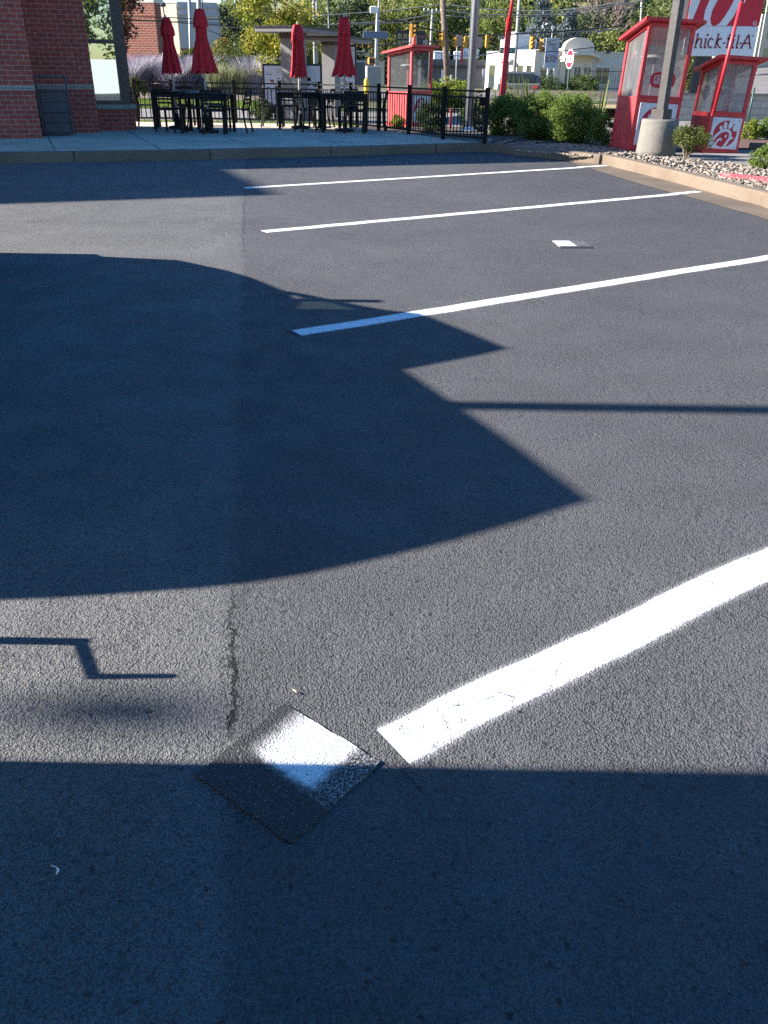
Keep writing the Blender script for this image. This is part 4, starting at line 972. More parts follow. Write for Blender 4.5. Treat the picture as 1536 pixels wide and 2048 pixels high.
# ------------------------------------------------------------------ beyond the patio: lane, verge, bank
GRASSG = M('mown verge', (0.10, 0.17, 0.028), 0.9, 0.3, 2.2, .02, 60)
ROADM = M('far road surface', (0.15, 0.135, 0.125), 0.9, 0.12, .8, world=True)
tag(MB().sheet([(-40, 22.75, .02), (-.9, 22.75, .02), (-.9, 24.6, .02), (-40, 24.6, .02)]).build('verge', GRASSG), kind='structure')
tag(MB().sheet([(-60, 24.6, .012), (60, 24.6, .012), (60, 33.5, .012), (-60, 33.5, .012)]).build('drive_lane', LANE), kind='structure')
tag(MB().sheet([(-60, 33.5, .03), (-1.5, 33.5, .03), (-1.5, 41.5, .03), (-60, 41.5, .03)]).build('far_verge', GRASSG), kind='structure')
tag(MB().sheet([(-120, 52, .0), (160, 52, .0), (160, 74, .0), (-120, 74, .0)]).build('road', ROADM), kind='structure')
BANKM = M('mulched bank', (0.13, 0.105, 0.08), 0.95, 0.3, 1.2, .03, 20)
tag(MB().add([(-70, 41.5, .03), (-4.5, 41.5, .03), (-4.5, 48, 1.25), (-70, 48, 1.25), (-4.5, 51.5, 1.25), (-70, 51.5, 1.25)], [(0, 1, 2, 3), (3, 2, 4, 5)]).build('garden_bank', BANKM), kind='structure')
tag(MB().sheet([(4.5, 30, .04), (9, 30, .04), (12, 47, .04), (3.5, 47, .04)]).build('dry_verge', M('dry grass', (.30, .22, .11), .95, .25, 2)), kind='structure')

# grass blades on the verges
def blade_field(name, label, x0, x1, y0, y1, z, n, hgt, seed, mat, kind='stuff', wid=.02):
    rg = np.random.default_rng(seed); x = rg.uniform(x0, x1, n); y = rg.uniform(y0, y1, n); a = rg.uniform(0, 6.28, n); hh = hgt * rg.uniform(.5, 1.2, n)
    lx, ly = rg.normal(0, .35, n) * hh, rg.normal(0, .35, n) * hh
    b = np.stack([x, y, np.full(n, z)], 1); d = np.stack([np.cos(a), np.sin(a), np.zeros(n)], 1) * wid
    t = b + np.stack([lx, ly, hh], 1); v = np.stack([b - d, b + d, t], 1).reshape(-1, 3)
    me = bpy.data.meshes.new(name); me.vertices.add(3 * n); me.vertices.foreach_set('co', v.ravel()); me.loops.add(3 * n); me.loops.foreach_set('vertex_index', np.arange(3 * n, dtype=np.int32))
    me.polygons.add(n); me.polygons.foreach_set('loop_start', np.arange(0, 3 * n, 3, dtype=np.int32))
    at = me.attributes.new('tone', 'FLOAT', 'FACE'); at.data.foreach_set('value', rg.uniform(0, 1, n).astype(np.float32)); me.update(calc_edges=True)
    return tag(link_mesh(name, me, mat), label, 'grass', kind=kind)
GRL = leaf_mat('grass blade', [(.05, .09, .012), (.13, .20, .025), (.24, .30, .05)], .35)
blade_field('grass', 'strip of green grass just outside the back fence', -9, -.9, 22.7, 24.5, .02, 9000, .10, 1, GRL)
blade_field('grass', 'bright sunlit lawn beyond the order lane', -16, -1.6, 33.6, 41.4, .03, 12000, .12, 2, GRL, wid=.03)

# ------------------------------------------------------------------ plants of the bank
SAGE = leaf_mat('sage stem', [(.26, .23, .34), (.44, .38, .52), (.60, .53, .64)], .35)
GRASSP = leaf_mat('pale ornamental grass', [(.20, .22, .12), (.32, .33, .20), (.50, .47, .36)], .35)
OLIVE = leaf_mat('olive shrub leaf', [(.045, .07, .018), (.09, .125, .03), (.17, .19, .05)], .3)
AMBER = leaf_mat('amber shrub leaf', [(.22, .15, .03), (.36, .24, .05), (.45, .34, .09)], .3)
PURP = leaf_mat('smoke bush leaf', [(.035, .010, .016), (.075, .016, .028), (.13, .035, .045)], .3)
def blade_plant(name, label, base, r, hh, n, mat, seed, spread=.55, wid=.012, cat='plant', group=None):
    rg = np.random.default_rng(seed); V, F, T = [], [], []
    for i in range(n):
        a = rg.uniform(0, 6.28); k = rg.uniform(0, r * .45); L = hh * rg.uniform(.55, 1.1); o = spread * rg.uniform(.2, 1) * L
        p0 = np.array([math.cos(a) * k, math.sin(a) * k, 0]); p1 = p0 + np.array([math.cos(a) * o * .4, math.sin(a) * o * .4, L * .6]); p2 = p0 + np.array([math.cos(a) * o, math.sin(a) * o, L])
        d = np.array([math.cos(a + 1.57 + rg.normal(0, .6)), math.sin(a + 1.57), 0]) * wid; c = len(V)
        V += [p0 - d, p0 + d, p1 - d, p1 + d, p2 - d * .3, p2 + d * .3]; F += [(c, c + 1, c + 3, c + 2), (c + 2, c + 3, c + 5, c + 4)]; t = rg.uniform(0, 1); T += [t, t]
    me = bpy.data.meshes.new(name); me.from_pydata([tuple(v) for v in V], [], F); at = me.attributes.new('tone', 'FLOAT', 'FACE'); at.data.foreach_set('value', np.array(T, dtype=np.float32))
    o = link_mesh(name, me, mat); o.location = base; return tag(o, label, cat, group)
def vx0(px, Y): return A(px, 150, Y).x
def at_depth(px, py, Y): return A(px, py, Y)
sages = [(262, 183, 24, 1.35, 'lavender sage clump behind the bin side window frame'), (292, 185, 30, 1.3, 'lavender sage clump below the brick annexe corner'), (318, 186, 30, 1.25, 'lavender sage clump left of the shortest umbrella'),
         (346, 187, 26, 1.15, 'lavender sage clump behind the shortest umbrella pole'), (376, 187, 30, 1.3, 'pinkish sage clump between the first two umbrellas'), (398, 188, 26, 1.2, 'pinkish sage clump behind the tallest umbrella'),
         (505, 184, 34, 1.5, 'pale feathery sage clump left of the first menu board')]
for i, (px, py, w, hh, lab) in enumerate(sages):
    Y = 43.5 + (i % 3) * .9; b = at_depth(px, py, Y); b.z = max(.05, (Y - 41.5) / 6.5 * 1.22)
    blade_plant('sage_plant', lab, b, .75, hh * .95, 700, SAGE, 30 + i, .95, .012, 'plant', 'sage clumps on the bank')
for i, (px, w, hh, lab) in enumerate(((432, 1, 1.4, 'upright pale grass tuft right of the tallest umbrella'), (462, 1, 1.35, 'golden grass tuft below the amber bush'), (484, 1, 1.2, 'grass tuft beside the feathery sage'))):
    Y = 43.2; b = at_depth(px, 190, Y); b.z = .35; blade_plant('ornamental_grass', lab, b, .55, hh * .85, 420, GRASSP, 50 + i, .8, .012, 'grass', 'ornamental grass tufts')
def bush_at(name, lab, px, Y, z, w, hh, mat, seed, leaf=.09, n_cl=36, per=90, group=None, cat='shrub'):
    p = A(px, 150, Y); p.z = z; return make_bush(name, lab, p, w, w * .85, hh, mat, STEM, seed, n_cl, per, max(.12, w * .28), leaf, group, cat)
bush_at('shrub', 'green shrub in the corner under the dark window frame', 268, 41.5, .03, .5, .95, OLIVE, 60)
bush_at('shrub', 'rounded grey green shrub right of the tallest umbrella', 470, 47, 1.2, 1.3, 1.6, OLIVE, 61)
bush_at('shrub', 'amber shrub against the brick base of the pale store', 451, 49.5, 1.25, .55, 1.6, AMBER, 62)
bush_at('shrub', 'dark shrub behind the tallest umbrella pole', 425, 46, 1.0, .5, .9, DARKL, 63)
bush_at('shrub', 'dark shrub between the first two umbrellas', 382, 47, 1.1, .6, 1.2, OLIVE, 64)
bush_at('shrub', 'small round dark shrub at the foot of the first menu board', 524, 25.6, .02, .36, .62, DARKL, 65, .05)
make_tree('smoke_bush', 'dark purple leaved small tree beside the corner window', Vector((vx0(219, 26.6), 26.6, .03)), 4.4, 1.0, 1.5, 2.95, PURP, BARK, 66, 60, 90, .3, .10, cat='small tree')
for i, (px, Y, w, hh, mat, lab) in enumerate(((884, 38, 1.0, 1.15, LIME, 'left mound of lime shrub before the grey shed'), (918, 38, .9, 1.05, LIME, 'right mound of lime shrub beside the silver pole'), (850, 40, .6, .8, LIME, 'lime shrub glimpsed beside the fenced kiosk'))):
    bush_at('lime_shrub', lab, px, Y, .02, w, hh, mat, 70 + i, .08, 50, 100, 'lime shrubs beyond the lane')
for i, (px, Y, w, hh, mat, lab) in enumerate(((1112, 46, .95, 1.35, DARKL, 'left clipped round shrub before the white clinic'), (1152, 46, .85, 1.15, DARKL, 'right clipped round shrub before the white clinic'), (1166, 50, .9, 1.4, OLIVE, 'pale round shrub behind the clipped pair'), (1086, 48, .6, 1.25, OLIVE, 'olive shrub beside the dark cabinet'))):
    bush_at('round_shrub', lab, px, Y, .02, w, hh, mat, 80 + i, .07, 60, 110, 'round shrubs before the white clinic')
for i, (px, lab) in enumerate(((1003, 'tall weedy plant left of the red flag pole'), (1062, 'tall weedy plant right of the red flag pole'), (1040, 'tall weedy plant behind the hedge'), (1205, 'thin weedy plant before the white clinic'))):
    p = A(px, 180, 26); p.z = .02; blade_plant('weed', lab, p, .3, 1.2, 18, OLIVE, 90 + i, .3, .016, 'plant', 'tall weeds behind the hedge')

# ------------------------------------------------------------------ menu boards and their shelters
SLATE = M('shelter fascia', (0.17, 0.168, 0.17), .6, .08); DKB = M('menu frame black', (.016, .018, .024), .4, .15)
def shelter(label, Y, xl, xr, ypil, roofl, roofr, ytop, ybot, rz, depth):
    c = A((xl + xr) / 2, 150, Y); t = thing('menu_shelter', label, 'shelter', (c.x, Y, 0), rz, 'order lane shelters')
    w = (A(xr, 150, Y).x - A(xl, 150, Y).x); zp = A(xl, ypil, Y).z
    MB().bbox(-w / 2, w / 2, 0, .42, 0, zp, .008).build('pillar', SLATE, t)
    MB().box(-w / 2 - .01, w / 2 + .01, -.012, .43, zp, zp + .16).build('pillar_cap', DKB, t)
    x0 = (A(roofl, ytop, Y).x - c.x); x1 = (A(roofr, ytop, Y).x - c.x); zt, zb_ = A(roofl, ytop, Y).z, A(roofl, ybot, Y).z
    MB().bbox(x0, x1, -.6, depth, zb_, zt - .05, .01).build('roof', SLATE, t)
    MB().box(x0 - .02, x1 + .02, -.62, depth + .02, zt - .05, zt).build('roof_edge', DKB, t)
    return t
shelter('taller slate shelter between the two left menu boards', 26.4, 560.5, 604, 76, 524, 628, 52, 65, R(-20), 2.1)
shelter('lower slate shelter behind the umbrella beside the fence', 29.0, 643, 671, 90, 606, 700, 71.5, 82, R(-20), 2.0)
def menu_board(label, Y, xl, xr, yt, yb, seed):
    a, c = A(xl, yt, Y), A(xr, yt, Y); w = c.x - a.x; zt, zb_ = a.z, A(xl, yb, Y).z; H_ = zt - zb_
    t = thing('menu_board', label, 'menu board', (a.x, Y, 0), 0, 'order lane menu boards')
    MB().bbox(0, w, 0, .14, max(0, zb_ - .25), zt, .008).build('cabinet', DKB, t)
    MB().box(w * .4, w * .6, .03, .11, 0, max(.01, zb_ - .26)).build('post', DKB, t)
    m_ = .055; MB().box(m_, w - m_, -.006, -.001, zb_, zt - m_).build('menu_face', PANEL, t)
    rg = random.Random(seed); b = MB(); z = zt - m_ - .10
    fx = lambda x, y: (x, -.0085, y)
    while z > zb_ + .08:
        for cx in (0, 1):
            x = m_ + .05 + cx * (w - 2 * m_) * .5; L = rg.uniform(.4, .85) * ((w - 2 * m_) * .42)
            if rg.random() < .8: b.ribbon([Vector((x, z)), Vector((x + L, z))], rg.choice((.010, .014, .02)), fx)
        z -= rg.choice((.05, .06, .09))
    b.build('lettering', M('menu ink', (.16, .17, .2), .6), t)
    b = MB()
    for k in range(5): b.oval(rg.uniform(m_ + .1, w - m_ - .1), rg.uniform(zb_ + .1, zt - .35), .055, .04, lambda x, y: (x, -.0105, y), 0, 12)
    b.build('food_picture', M('food brown', (.22, .10, .05), .6, .4, 20), t)
menu_board('left menu board half hidden by the slate pillar', 26.9, 524, 572, 127, 208, 1)
menu_board('centre menu board behind the slim umbrella', 26.9, 592, 643.5, 127, 192, 2)
menu_board('tall right menu board behind the umbrella by the fence', 30, 673, 713, 89, 192, 3)
bl = thing('bollard', 'yellow bollard in the lane right of the menu boards', 'bollard', Vector((A(733, 160, 33).x, 33, .012)))
MB().lathe([(0, 0), (.09, 0), (.09, .98), (.07, 1.06), (0, 1.08)], 16).build('sleeve', M('bollard yellow', (.62, .42, .02), .5), bl, True); MB().lathe([(0, 1.1), (.04, 1.1), (0, 1.13)], 8).build('cap', DKB, bl)
cb = thing('control_cabinet', 'grey roadside control cabinet by the camera mast', 'cabinet', Vector((A(748, 160, 46).x, 46, 0)), .2)
MB().bbox(-.35, .35, 0, .5, .1, 1.55, .02).build('cabinet_body', GREYM, cb); MB().box(-.4, .4, -.05, .55, 0, .1).build('footing', BASEC, cb)

# ------------------------------------------------------------------ trees near and far
FALL = leaf_mat('autumn leaf', [(.06, .09, .014), (.13, .17, .022), (.24, .25, .03), (.40, .34, .05), (.50, .32, .09)], .4)
make_tree('autumn_tree', 'yellow green autumn tree behind the menu boards', Vector((A(558, 150, 36).x, 36, .02)), 4.6, 1.6, 1.75, 2.95, FALL, BARK, 101, 64, 130, .42, .12, trunk_r=.09)
SPRUCE = leaf_mat('blue spruce needle', [(.05, .075, .085), (.10, .135, .15), (.19, .23, .25)], .15)
FIR = leaf_mat('dark fir needle', [(.012, .026, .016), (.028, .05, .028), (.05, .08, .045)], .15)
FOREST = leaf_mat('hillside leaf', [(.07, .10, .045), (.14, .18, .07), (.21, .25, .09), (.27, .28, .10), (.31, .25, .12)], .45)  # hillside leaf colours lightened in place of distance haze
FOREST2 = leaf_mat('hillside bright leaf', [(.10, .14, .045), (.18, .22, .06), (.26, .28, .08), (.34, .31, .11)], .45)
def hill_z(x, y):
    s = min(1, max(0, (x + 28) / 22)); return max(0.0, (y - 112)) * (.10 + .42 * s) * min(1, max(0, (y - 112) / 30))
vs, fs, nx, ny = [], [], 40, 20
for j in range(ny + 1):
    for i in range(nx + 1):
        x, y = -160 + 360 * i / nx, 104 + 210 * j / ny; vs.append((x, y, hill_z(x, y) - .05 if j else -.5))
for j in range(ny):
    for i in range(nx): fs.append((j * (nx + 1) + i, j * (nx + 1) + i + 1, (j + 1) * (nx + 1) + i + 1, (j + 1) * (nx + 1) + i))
tag(MB().add(vs, fs).build('hill', M('wooded hill floor', (.10, .115, .05), .95, .3, .15), smooth=True), kind='structure')  # floor colour lightened to lift the shade between crowns
rg = np.random.default_rng(77); PP, TT = [], []
for i in range(330):
    y = 114 + 90 * rg.uniform() ** 1.3; x = rg.uniform(-.16, .48) * y * 1.05
    if x < -.115 * y and rg.uniform() < .4: continue
    hh = rg.uniform(6, 13) * (.62 if x < -8 else 1); z = hill_z(x, y); n_cl = 9; cs = []; w = hh * rg.uniform(.22, .34)
    for k in range(n_cl):
        d = rg.normal(size=3); d /= np.linalg.norm(d); cs.append((x + d[0] * w * .7, y + d[1] * w * .7, z + hh * .58 + d[2] * hh * .36))
    tc = np.clip(rg.normal(.42, .2) + rg.normal(0, .08, n_cl), 0, 1)
    p, t_ = clumps(rg, cs, [w * rg.uniform(.4, .75) for _ in cs], 34, .9, tc); PP.append(p); TT.append(t_)
me = leaf_mesh('hillside_wood', np.concatenate(PP), np.concatenate(TT), .62, 5, .7, .5)
tag(link_mesh('hillside_wood', me, FOREST), 'mixed green wood covering the hillside', 'wood', kind='stuff')
def far_tree(name, lab, px, Y, hh, rx, mat, seed, shape='round', n_cl=40, per=60, leaf=.4, group=None, z=None, cz=None, rz=None):
    b = A(px, 150, Y); b.z = hill_z(b.x, Y) if z is None else z
    return make_tree(name, lab, b, hh, rx, rz or hh * .45, cz or hh * .56, mat, BARK, seed, n_cl, per, rx * .42, leaf, shape, group, hh * .02)
far_tree('blue_spruce', 'large blue spruce above the white clinic', 1074, 100, 8.2, 2.3, SPRUCE, 111, 'cone', 60, 60, .34, 'blue spruces behind the clinic', .3)
far_tree('blue_spruce', 'smaller blue spruce right of the large one', 1128, 104, 7.2, 1.8, SPRUCE, 112, 'cone', 50, 60, .32, 'blue spruces behind the clinic', .8)
for i, (px, Y, hh, rx, lab) in enumerate(((452, 100, 6.2, 2.2, 'dark conifer at the corner of the pale store'), (476, 106, 7.4, 2.6, 'dark conifer second from the pale store'), (500, 112, 9, 2.8, 'tall dark conifer behind the autumn tree'))):
    far_tree('conifer', lab, px, Y, hh, rx, FIR if i != 1 else FOREST, 120 + i, 'cone' if i == 2 else 'round', 46, 70, .34, 'dark conifers at the end of the road', 1.0)
for i, (px, Y, hh, rx, mat, lab) in enumerate(((700, 112, 9.5, 3.0, FIR, 'dark green tree above the right menu board'), (770, 116, 10, 3.4, FOREST2, 'bright leafy tree above the burger sign'), (846, 112, 9.5, 3.2, FOREST2, 'bright leafy tree left of the leaning wooden pole'),
        (905, 116, 10.5, 3.2, FOREST, 'leafy tree right of the leaning wooden pole'), (985, 104, 8, 2.8, FOREST2, 'full leafy tree between the shed and the clinic'), (958, 96, 4.6, 1.8, DARKL, 'dark bushy tree beside the white clinic wall'),
        (1170, 108, 8, 2.6, FIR, 'dark tree behind the clinic arch'), (1215, 100, 5.4, 2.6, FOREST2, 'olive tree behind the clinic roof end'), (1300, 112, 9, 3.2, FOREST, 'leafy tree behind the light pole'), (1372, 62, 4.4, 1.4, FOREST2, 'leafy tree between the two kiosks'), (1450, 110, 11, 3.6, FIR, 'dark tree behind the big sign'), (1510, 92, 5.2, 1.8, OLIVE, 'olive tree at the right edge of the big sign'), (620, 108, 8.5, 3.0, FOREST, 'hill tree above the left shelter'))):
    far_tree('leafy_tree', lab, px, Y, hh, rx, mat, 140 + i, 'round', 50, 70, .33 if Y > 70 else .2, 'single trees along the foot of the hill')
# bare tree on the slope
bt = A(1212, 120, 108); bt.z = hill_z(bt.x, 108); bare = thing('bare_tree', 'leafless pinkish grey tree above the clinic roof', 'tree', bt)
q = random.Random(4); b = MB()
def branch(p, d, L, r, k):
    e = p + d * L; b.tube([p, p.lerp(e, .5) + Vector((q.uniform(-.1, .1), q.uniform(-.1, .1), 0)) * L, e], [r, r * .8, r * .55], 5, False)
    if k == 0: return
    for _ in range(4 if k > 1 else 5):
        nd = (d + Vector((q.uniform(-.9, .9), q.uniform(-.9, .9), q.uniform(-.2, .6)))).normalized(); branch(p.lerp(e, q.uniform(.55, 1)), nd, L * q.uniform(.55, .85), r * .55, k - 1)
branch(Vector((0, 0, 0)), Vector((0, 0, 1)), 4.2, .2, 4)
b.build('branches', M('bare twig', (.26, .19, .17), .9, .2, 3), bare)
# trees mirrored in the window
for i, (x, y, hh, rx) in enumerate(((9, -19, 6.5, 2.6), (14, -21, 8, 3), (5.5, -22, 7, 2.6), (20, -24, 9, 3.4))):
    make_tree('leafy_tree', ['yellowing tree', 'tall tree', 'dark tree', 'broad tree'][i] + ' behind the viewer, seen only as a reflection in the window', (x, y, 0), hh, rx, hh * .42, hh * .58, FALL if i == 0 else FOREST2, BARK, 170 + i, 40, 70, .9, .3, trunk_r=.15)

# ------------------------------------------------------------------ buildings beyond
FBRICK = brick_mat('annexe brick', (0.30, 0.085, 0.050), (0.24, 0.065, 0.042), (0.42, 0.36, 0.30), bw=.3, bh=.095, ms=.02)
def vx(px, Y): return A(px, 150, Y).x
ax1 = vx(322, 50); ab = thing('brick_annexe', 'sunlit brick building with a pale band left of the umbrellas', 'building', (ax1, 50, 1.25), R(-14))
MB().box(-16, 0, 0, .7, -1.3, 7).build('wall', FBRICK, ab)
MB().box(-16, .004, -.02, 1, 3.05, 3.28).box(-1.75, -1.35, -.08, .2, 2.9, 3.6).build('stone_band', STUCCO, ab)
Ys = 84; s0, s1, s2 = vx(330, Ys), vx(367, Ys), vx(440, Ys); zt = A(400, 4, Ys).z; zb_ = A(400, 97, Ys).z
CREAM = M('cream render', (0.52, 0.45, 0.33), .9, .06, .5); PALEG = M('pale grey render', (.40, .40, .40), .9, .05, .5)  # on the store: sunlit wall coloured cream, shaded wall grey
st = thing('pale_store', 'big pale rendered store with brick base behind the umbrellas', 'building', (s1, Ys, 0), R(9))
L = (s2 - s1) * 1.03
MB().box(0, L, 0, 9, zb_, zt).build('wall', PALEG, st); MB().box(-.02, L + .02, -.03, 9, -.5, zb_).build('brick_base', FBRICK, st)
MB().box(-.15, L + .15, -.15, 9, zt - 1.0, zt - .9).box(-.1, L + .1, -.1, 9, zt - .45, zt - .38).build('cornice', PALEG, st)
wg = thing('cream_wing', 'sunlit cream wall of the store with a flat entrance canopy', 'building', (s1 - .3, Ys + 1, 0), R(-24))
Wn = 14; MB().box(-Wn, -.05, 0, 6, -.5, zt - .1).build('wall', CREAM, wg)
MB().box(-Wn * .62, -Wn * .1, -1.4, -.02, 2.7, 3.1).build('canopy', WHITE, wg); MB().box(-Wn * .5, -Wn * .2, -.03, .1, -.4, 2.6).build('entrance', WINDK, wg)

Yc = 86; cx = vx(1067, Yc)
cl = thing('clinic', 'white rendered clinic with an arched front and sunlit end wall', 'building', (cx, Yc, 0), R(16))
zc_ = A(1090, 101, Yc).z; L = 11.5
b = MB(); b.box(0, 2.6, 0, 6, -.5, zc_); b.box(2.6, 5.6, -.5, 6, -.5, zc_ + .2); b.box(5.6, L, 0, 6, -.5, zc_ - .1)
za = A(1150, 74, Yc).z
arc = [(2.6, zc_ + .2)] + [(4.1 - 1.5 * math.cos(math.pi * k / 12), zc_ + .2 + (za - zc_ - .2) * math.sin(math.pi * k / 12)) for k in range(1, 12)] + [(5.6, zc_ + .2)]
n_ = len(arc); b.add([(x, -.5, z) for x, z in arc] + [(x, .1, z) for x, z in arc], [tuple(range(n_)), tuple(range(n_, 2 * n_))[::-1]] + [(i, n_ + i, n_ + (i + 1) % n_, (i + 1) % n_) for i in range(n_)])
b.build('wall', STUCCO, cl)
Mw = Matrix.Rotation(R(-54), 4, 'Z'); b = MB(); b.box(-2.2, -.02, .02, 4, -.5, zc_ + .05, Mw).box(-3.7, -2.2, -.12, 4, -.5, zc_ + 1.0, Mw).box(-3.5, -2.4, .3, 3, zc_ + 1.0, zc_ + 1.5, Mw).box(-5.2, -3.7, .02, 4, -.5, zc_ - .05, Mw); b.build('end_wing', M('white render', (.66, .63, .58), .9, .05), cl)
b = MB(); b.box(-.05, L, -.06, .1, zc_ - .1, zc_ + .02); b.build('parapet_trim', STUCCO, cl)
b = MB(); pts = [(4.1 - 1.9 * math.cos(math.pi * k / 10), 2.35 + .55 * math.sin(math.pi * k / 10)) for k in range(11)]
for i in range(10):
    (x0, z0), (x1, z1_) = pts[i], pts[i + 1]; b.add([(x0, -1.5, z0), (x1, -1.5, z1_), (x1, -.5, z1_), (x0, -.5, z0), (x0, -1.5, z0 + .22), (x1, -1.5, z1_ + .22), (x1, -.5, z1_ + .22), (x0, -.5, z0 + .22)], [(0, 3, 2, 1), (4, 5, 6, 7), (0, 1, 5, 4), (3, 7, 6, 2)])
b.build('entrance_arch', STUCCO, cl)
for x0, x1, z0, z1_, dy in ((.5, 2.0, .5, 2.0, 0), (2.8, 3.5, .4, 2.0, -.5), (3.7, 4.5, 0, 2.0, -.5), (4.7, 5.5, .4, 2.0, -.5), (6.2, 7.7, .5, 2.0, 0), (8.8, 10.3, .6, 2.0, 0)):
    f = MB().box(x0, x1, dy - .05, dy - .012, z0, z1_).build('window', WHITE, cl)
    MB().box(x0 + .07, (x0 + x1) / 2 - .03, dy - .06, dy - .052, z0 + .07, z1_ - .07).box((x0 + x1) / 2 + .03, x1 - .07, dy - .06, dy - .052, z0 + .07, z1_ - .07).build('pane', WINDK, f)
for x0, x1, y in ((-1.8, -1.2, .02), (-.8, -.3, .02), (-3.3, -2.6, -.12), (-4.8, -4.2, .02)): MB().box(x0, x1, y - .03, y - .008, -.2, 2.0, Mw).build('window', WINDK, cl)
for x in (.4, 7.0): MB().box(x, x + .4, -.2, -.02, 3.0 + .1, 3.35).build('wall_lamp', DKB, cl)
MB().box(-3.6, -2.3, -.5, -.14, 2.3, 2.5, Mw).build('door_awning', WHITE, cl)
rl = thing('railing', 'dark handrail before the right end of the clinic', 'railing', (vx(1178, 80), 80, 0), R(14))
b = MB()
for k in range(24): b.bar((k * .25, 0, .2), (k * .25, 0, 1.6), .03)
for z in (.3, 1.6): b.bar((0, 0, z), (5.9, 0, z), .05)
b.build('rails', DKB, rl)
Yg = 92; g0, g1 = vx(862, Yg), vx(975, Yg)
GSH = M('dark slate cladding', (.085, .088, .10), .6, .08, .6)
sh_ = thing('grey_shed', 'long low slate grey shed behind the lime shrubs', 'building', (g0, Yg, 0)); zg = A(900, 119, Yg).z; zs_ = A(900, 131, Yg).z
MB().box(-1, g1 - g0, 0, 10, -.3, zs_ - .15).build('wall', GSH, sh_); MB().box(-1.1, g1 - g0 + .1, -.35, 10, zs_ - .15, zs_).build('eaves', DKB, sh_); MB().box(-1.0, g1 - g0, -.2, 10, zs_, zg).build('roof', GSH, sh_)
for x in (.3, 1.1, 2.3): MB().bbox(x, x + .75, 2, 3, zg, zg + .75, .05).build('roof_unit', WHITE, sh_)
for x in (1.0, 3.8): MB().box(x, x + .5, -.05, -.01, .4, 1.6).build('window', PANEL, sh_)
gb = thing('grey_lockup', 'row of grey lock up doors behind the control cabinet', 'building', (vx(708, 90), 90, 0)); MB().box(0, 2.25, 0, 5, -.3, A(720, 121, 90).z).build('wall', PALEG, gb)
for k in range(2): MB().box(.2 + k * 1.0, 1.05 + k * 1.0, -.03, -.01, .0, 2.1).build('door', GSH, gb)
MB().box(2.27, 2.9, -.5, 3, -.3, A(755, 122, 90).z).build('side_wall', CREAM, gb)
Yr = 70; rb_ = thing('cream_house', 'cream building with windows at the right edge of the view', 'building', (vx(1508, Yr), Yr, 0), R(20)); zr = A(1520, 60, Yr).z
MB().box(-.3, 9, 0, 6, 1.6, zr + 1).build('wall', CREAM, rb_)
for k, (x, z) in enumerate(((.5, 3.8), (.5, 2.4), (1.9, 3.8), (1.9, 2.4))): MB().box(x, x + .7, -.03, -.01, z, z + .8).build('window', WINDK, rb_)
vs = [(vx(1480, 40), 40, .1), (30, 40, .1), (34, 74, 2.6), (vx(1470, 74), 74, 2.0)]
tag(MB().sheet(vs).build('side_road', ROADM), kind='structure')
rw = thing('block_wall', 'pale block retaining wall behind the kiosks', 'wall', (vx(1340, 30), 30, 0), R(3))
MB().box(0, 4.2, 0, .3, 0, A(1370, 190, 30).z).build('wall', brick_mat('pale block', (.44, .40, .34), (.38, .35, .30), (.22, .2, .18), bw=.42, bh=.19, ms=.018), rw); MB().box(-.02, 4.22, -.04, .34, A(1370, 190, 30).z, A(1370, 186, 30).z).build('wall_cap', BASEC, rw)
tag(MB().sheet([(4.6, 30.4, .62), (24, 30.4, .62), (24, 40, .7), (4.6, 40, .7)]).build('terrace', SOIL), kind='structure')
ck = sweep([A(1478, 297, 15.9) * 0 + Vector((6.75, 17.0, .09)), Vector((8.0, 16.7, .09)), Vector((12, 16.2, .09))], [(-.08, 0), (-.075, .13), (.075, .13), (.08, 0)]).build('far_kerb', KERB); tag(ck, kind='structure')
tag(MB().sheet([(6.2, 17.1, .12), (12, 16.4, .12), (13, 19.5, .14), (6.6, 19.5, .14)]).build('mulch_bed', M('red brown mulch', (.11, .055, .04), .95, .3, 8, .02, 40)), kind='structure')
fpz = thing('green_post', 'thin dark green fence post behind the smaller kiosk', 'post', (vx(1514, 26), 26, .1)); MB().tube([(0, 0, 0), (0, 0, .95)], .03, 8).build('post', M('green post', (.03, .07, .06), .5), fpz, True)
pc = thing('parked_hatchback', 'small pale blue parked car between the kiosks, far off', 'car', (vx(1374, 64), 64, .75), R(10))
b = MB(); b.prism_x([(-.85, .3), (-.85, .8), (-.6, .9), (-.4, 1.4), (.4, 1.4), (.6, .9), (.85, .8), (.85, .3)], -.9, .9); b.build('body', M('pale blue paint', (.32, .38, .44), .3), pc)
MB().box(-.91, -.80, -.5, .5, .95, 1.3).box(-.7, .7, -.56, -.45, .95, 1.3).build('window', WINDK, pc)
for x in (-.7, .7): MB().tube([(x - .1, -.86, .3), (x + .1, -.86, .3)], .3, 14).build('wheel', TYRE, pc)

pv = thing('parked_sedan', 'dark grey parked car half hidden behind the hedge, tail lamp showing', 'car', (vx(1048, 42), 42, .02), R(-12))
CG = M('grey car paint', (.10, .11, .12), .3, coat=.4)
b = MB(); b.prism_x([(-.85, .3), (-.88, .85), (-.62, .95), (-.5, 1.38), (.5, 1.38), (.62, .95), (.88, .85), (.85, .3)], -.95, .75); b.build('body', CG, pv)
MB().box(-.72, .52, -.70, -.57, .98, 1.3).build('window', WINDK, pv); MB().box(.50, .68, -.93, -.87, .72, .84).build('tail_lamp', M('tail lamp red', (.6, .02, .03), .3), pv); MB().box(-.82, -.64, -.93, -.87, .72, .84).build('tail_lamp', bpy.data.materials['tail lamp red'], pv)
for x in (-.72, .52): MB().tube([(x - .1, -.8, .3), (x + .1, -.8, .3)], .3, 14).build('wheel', TYRE, pv)

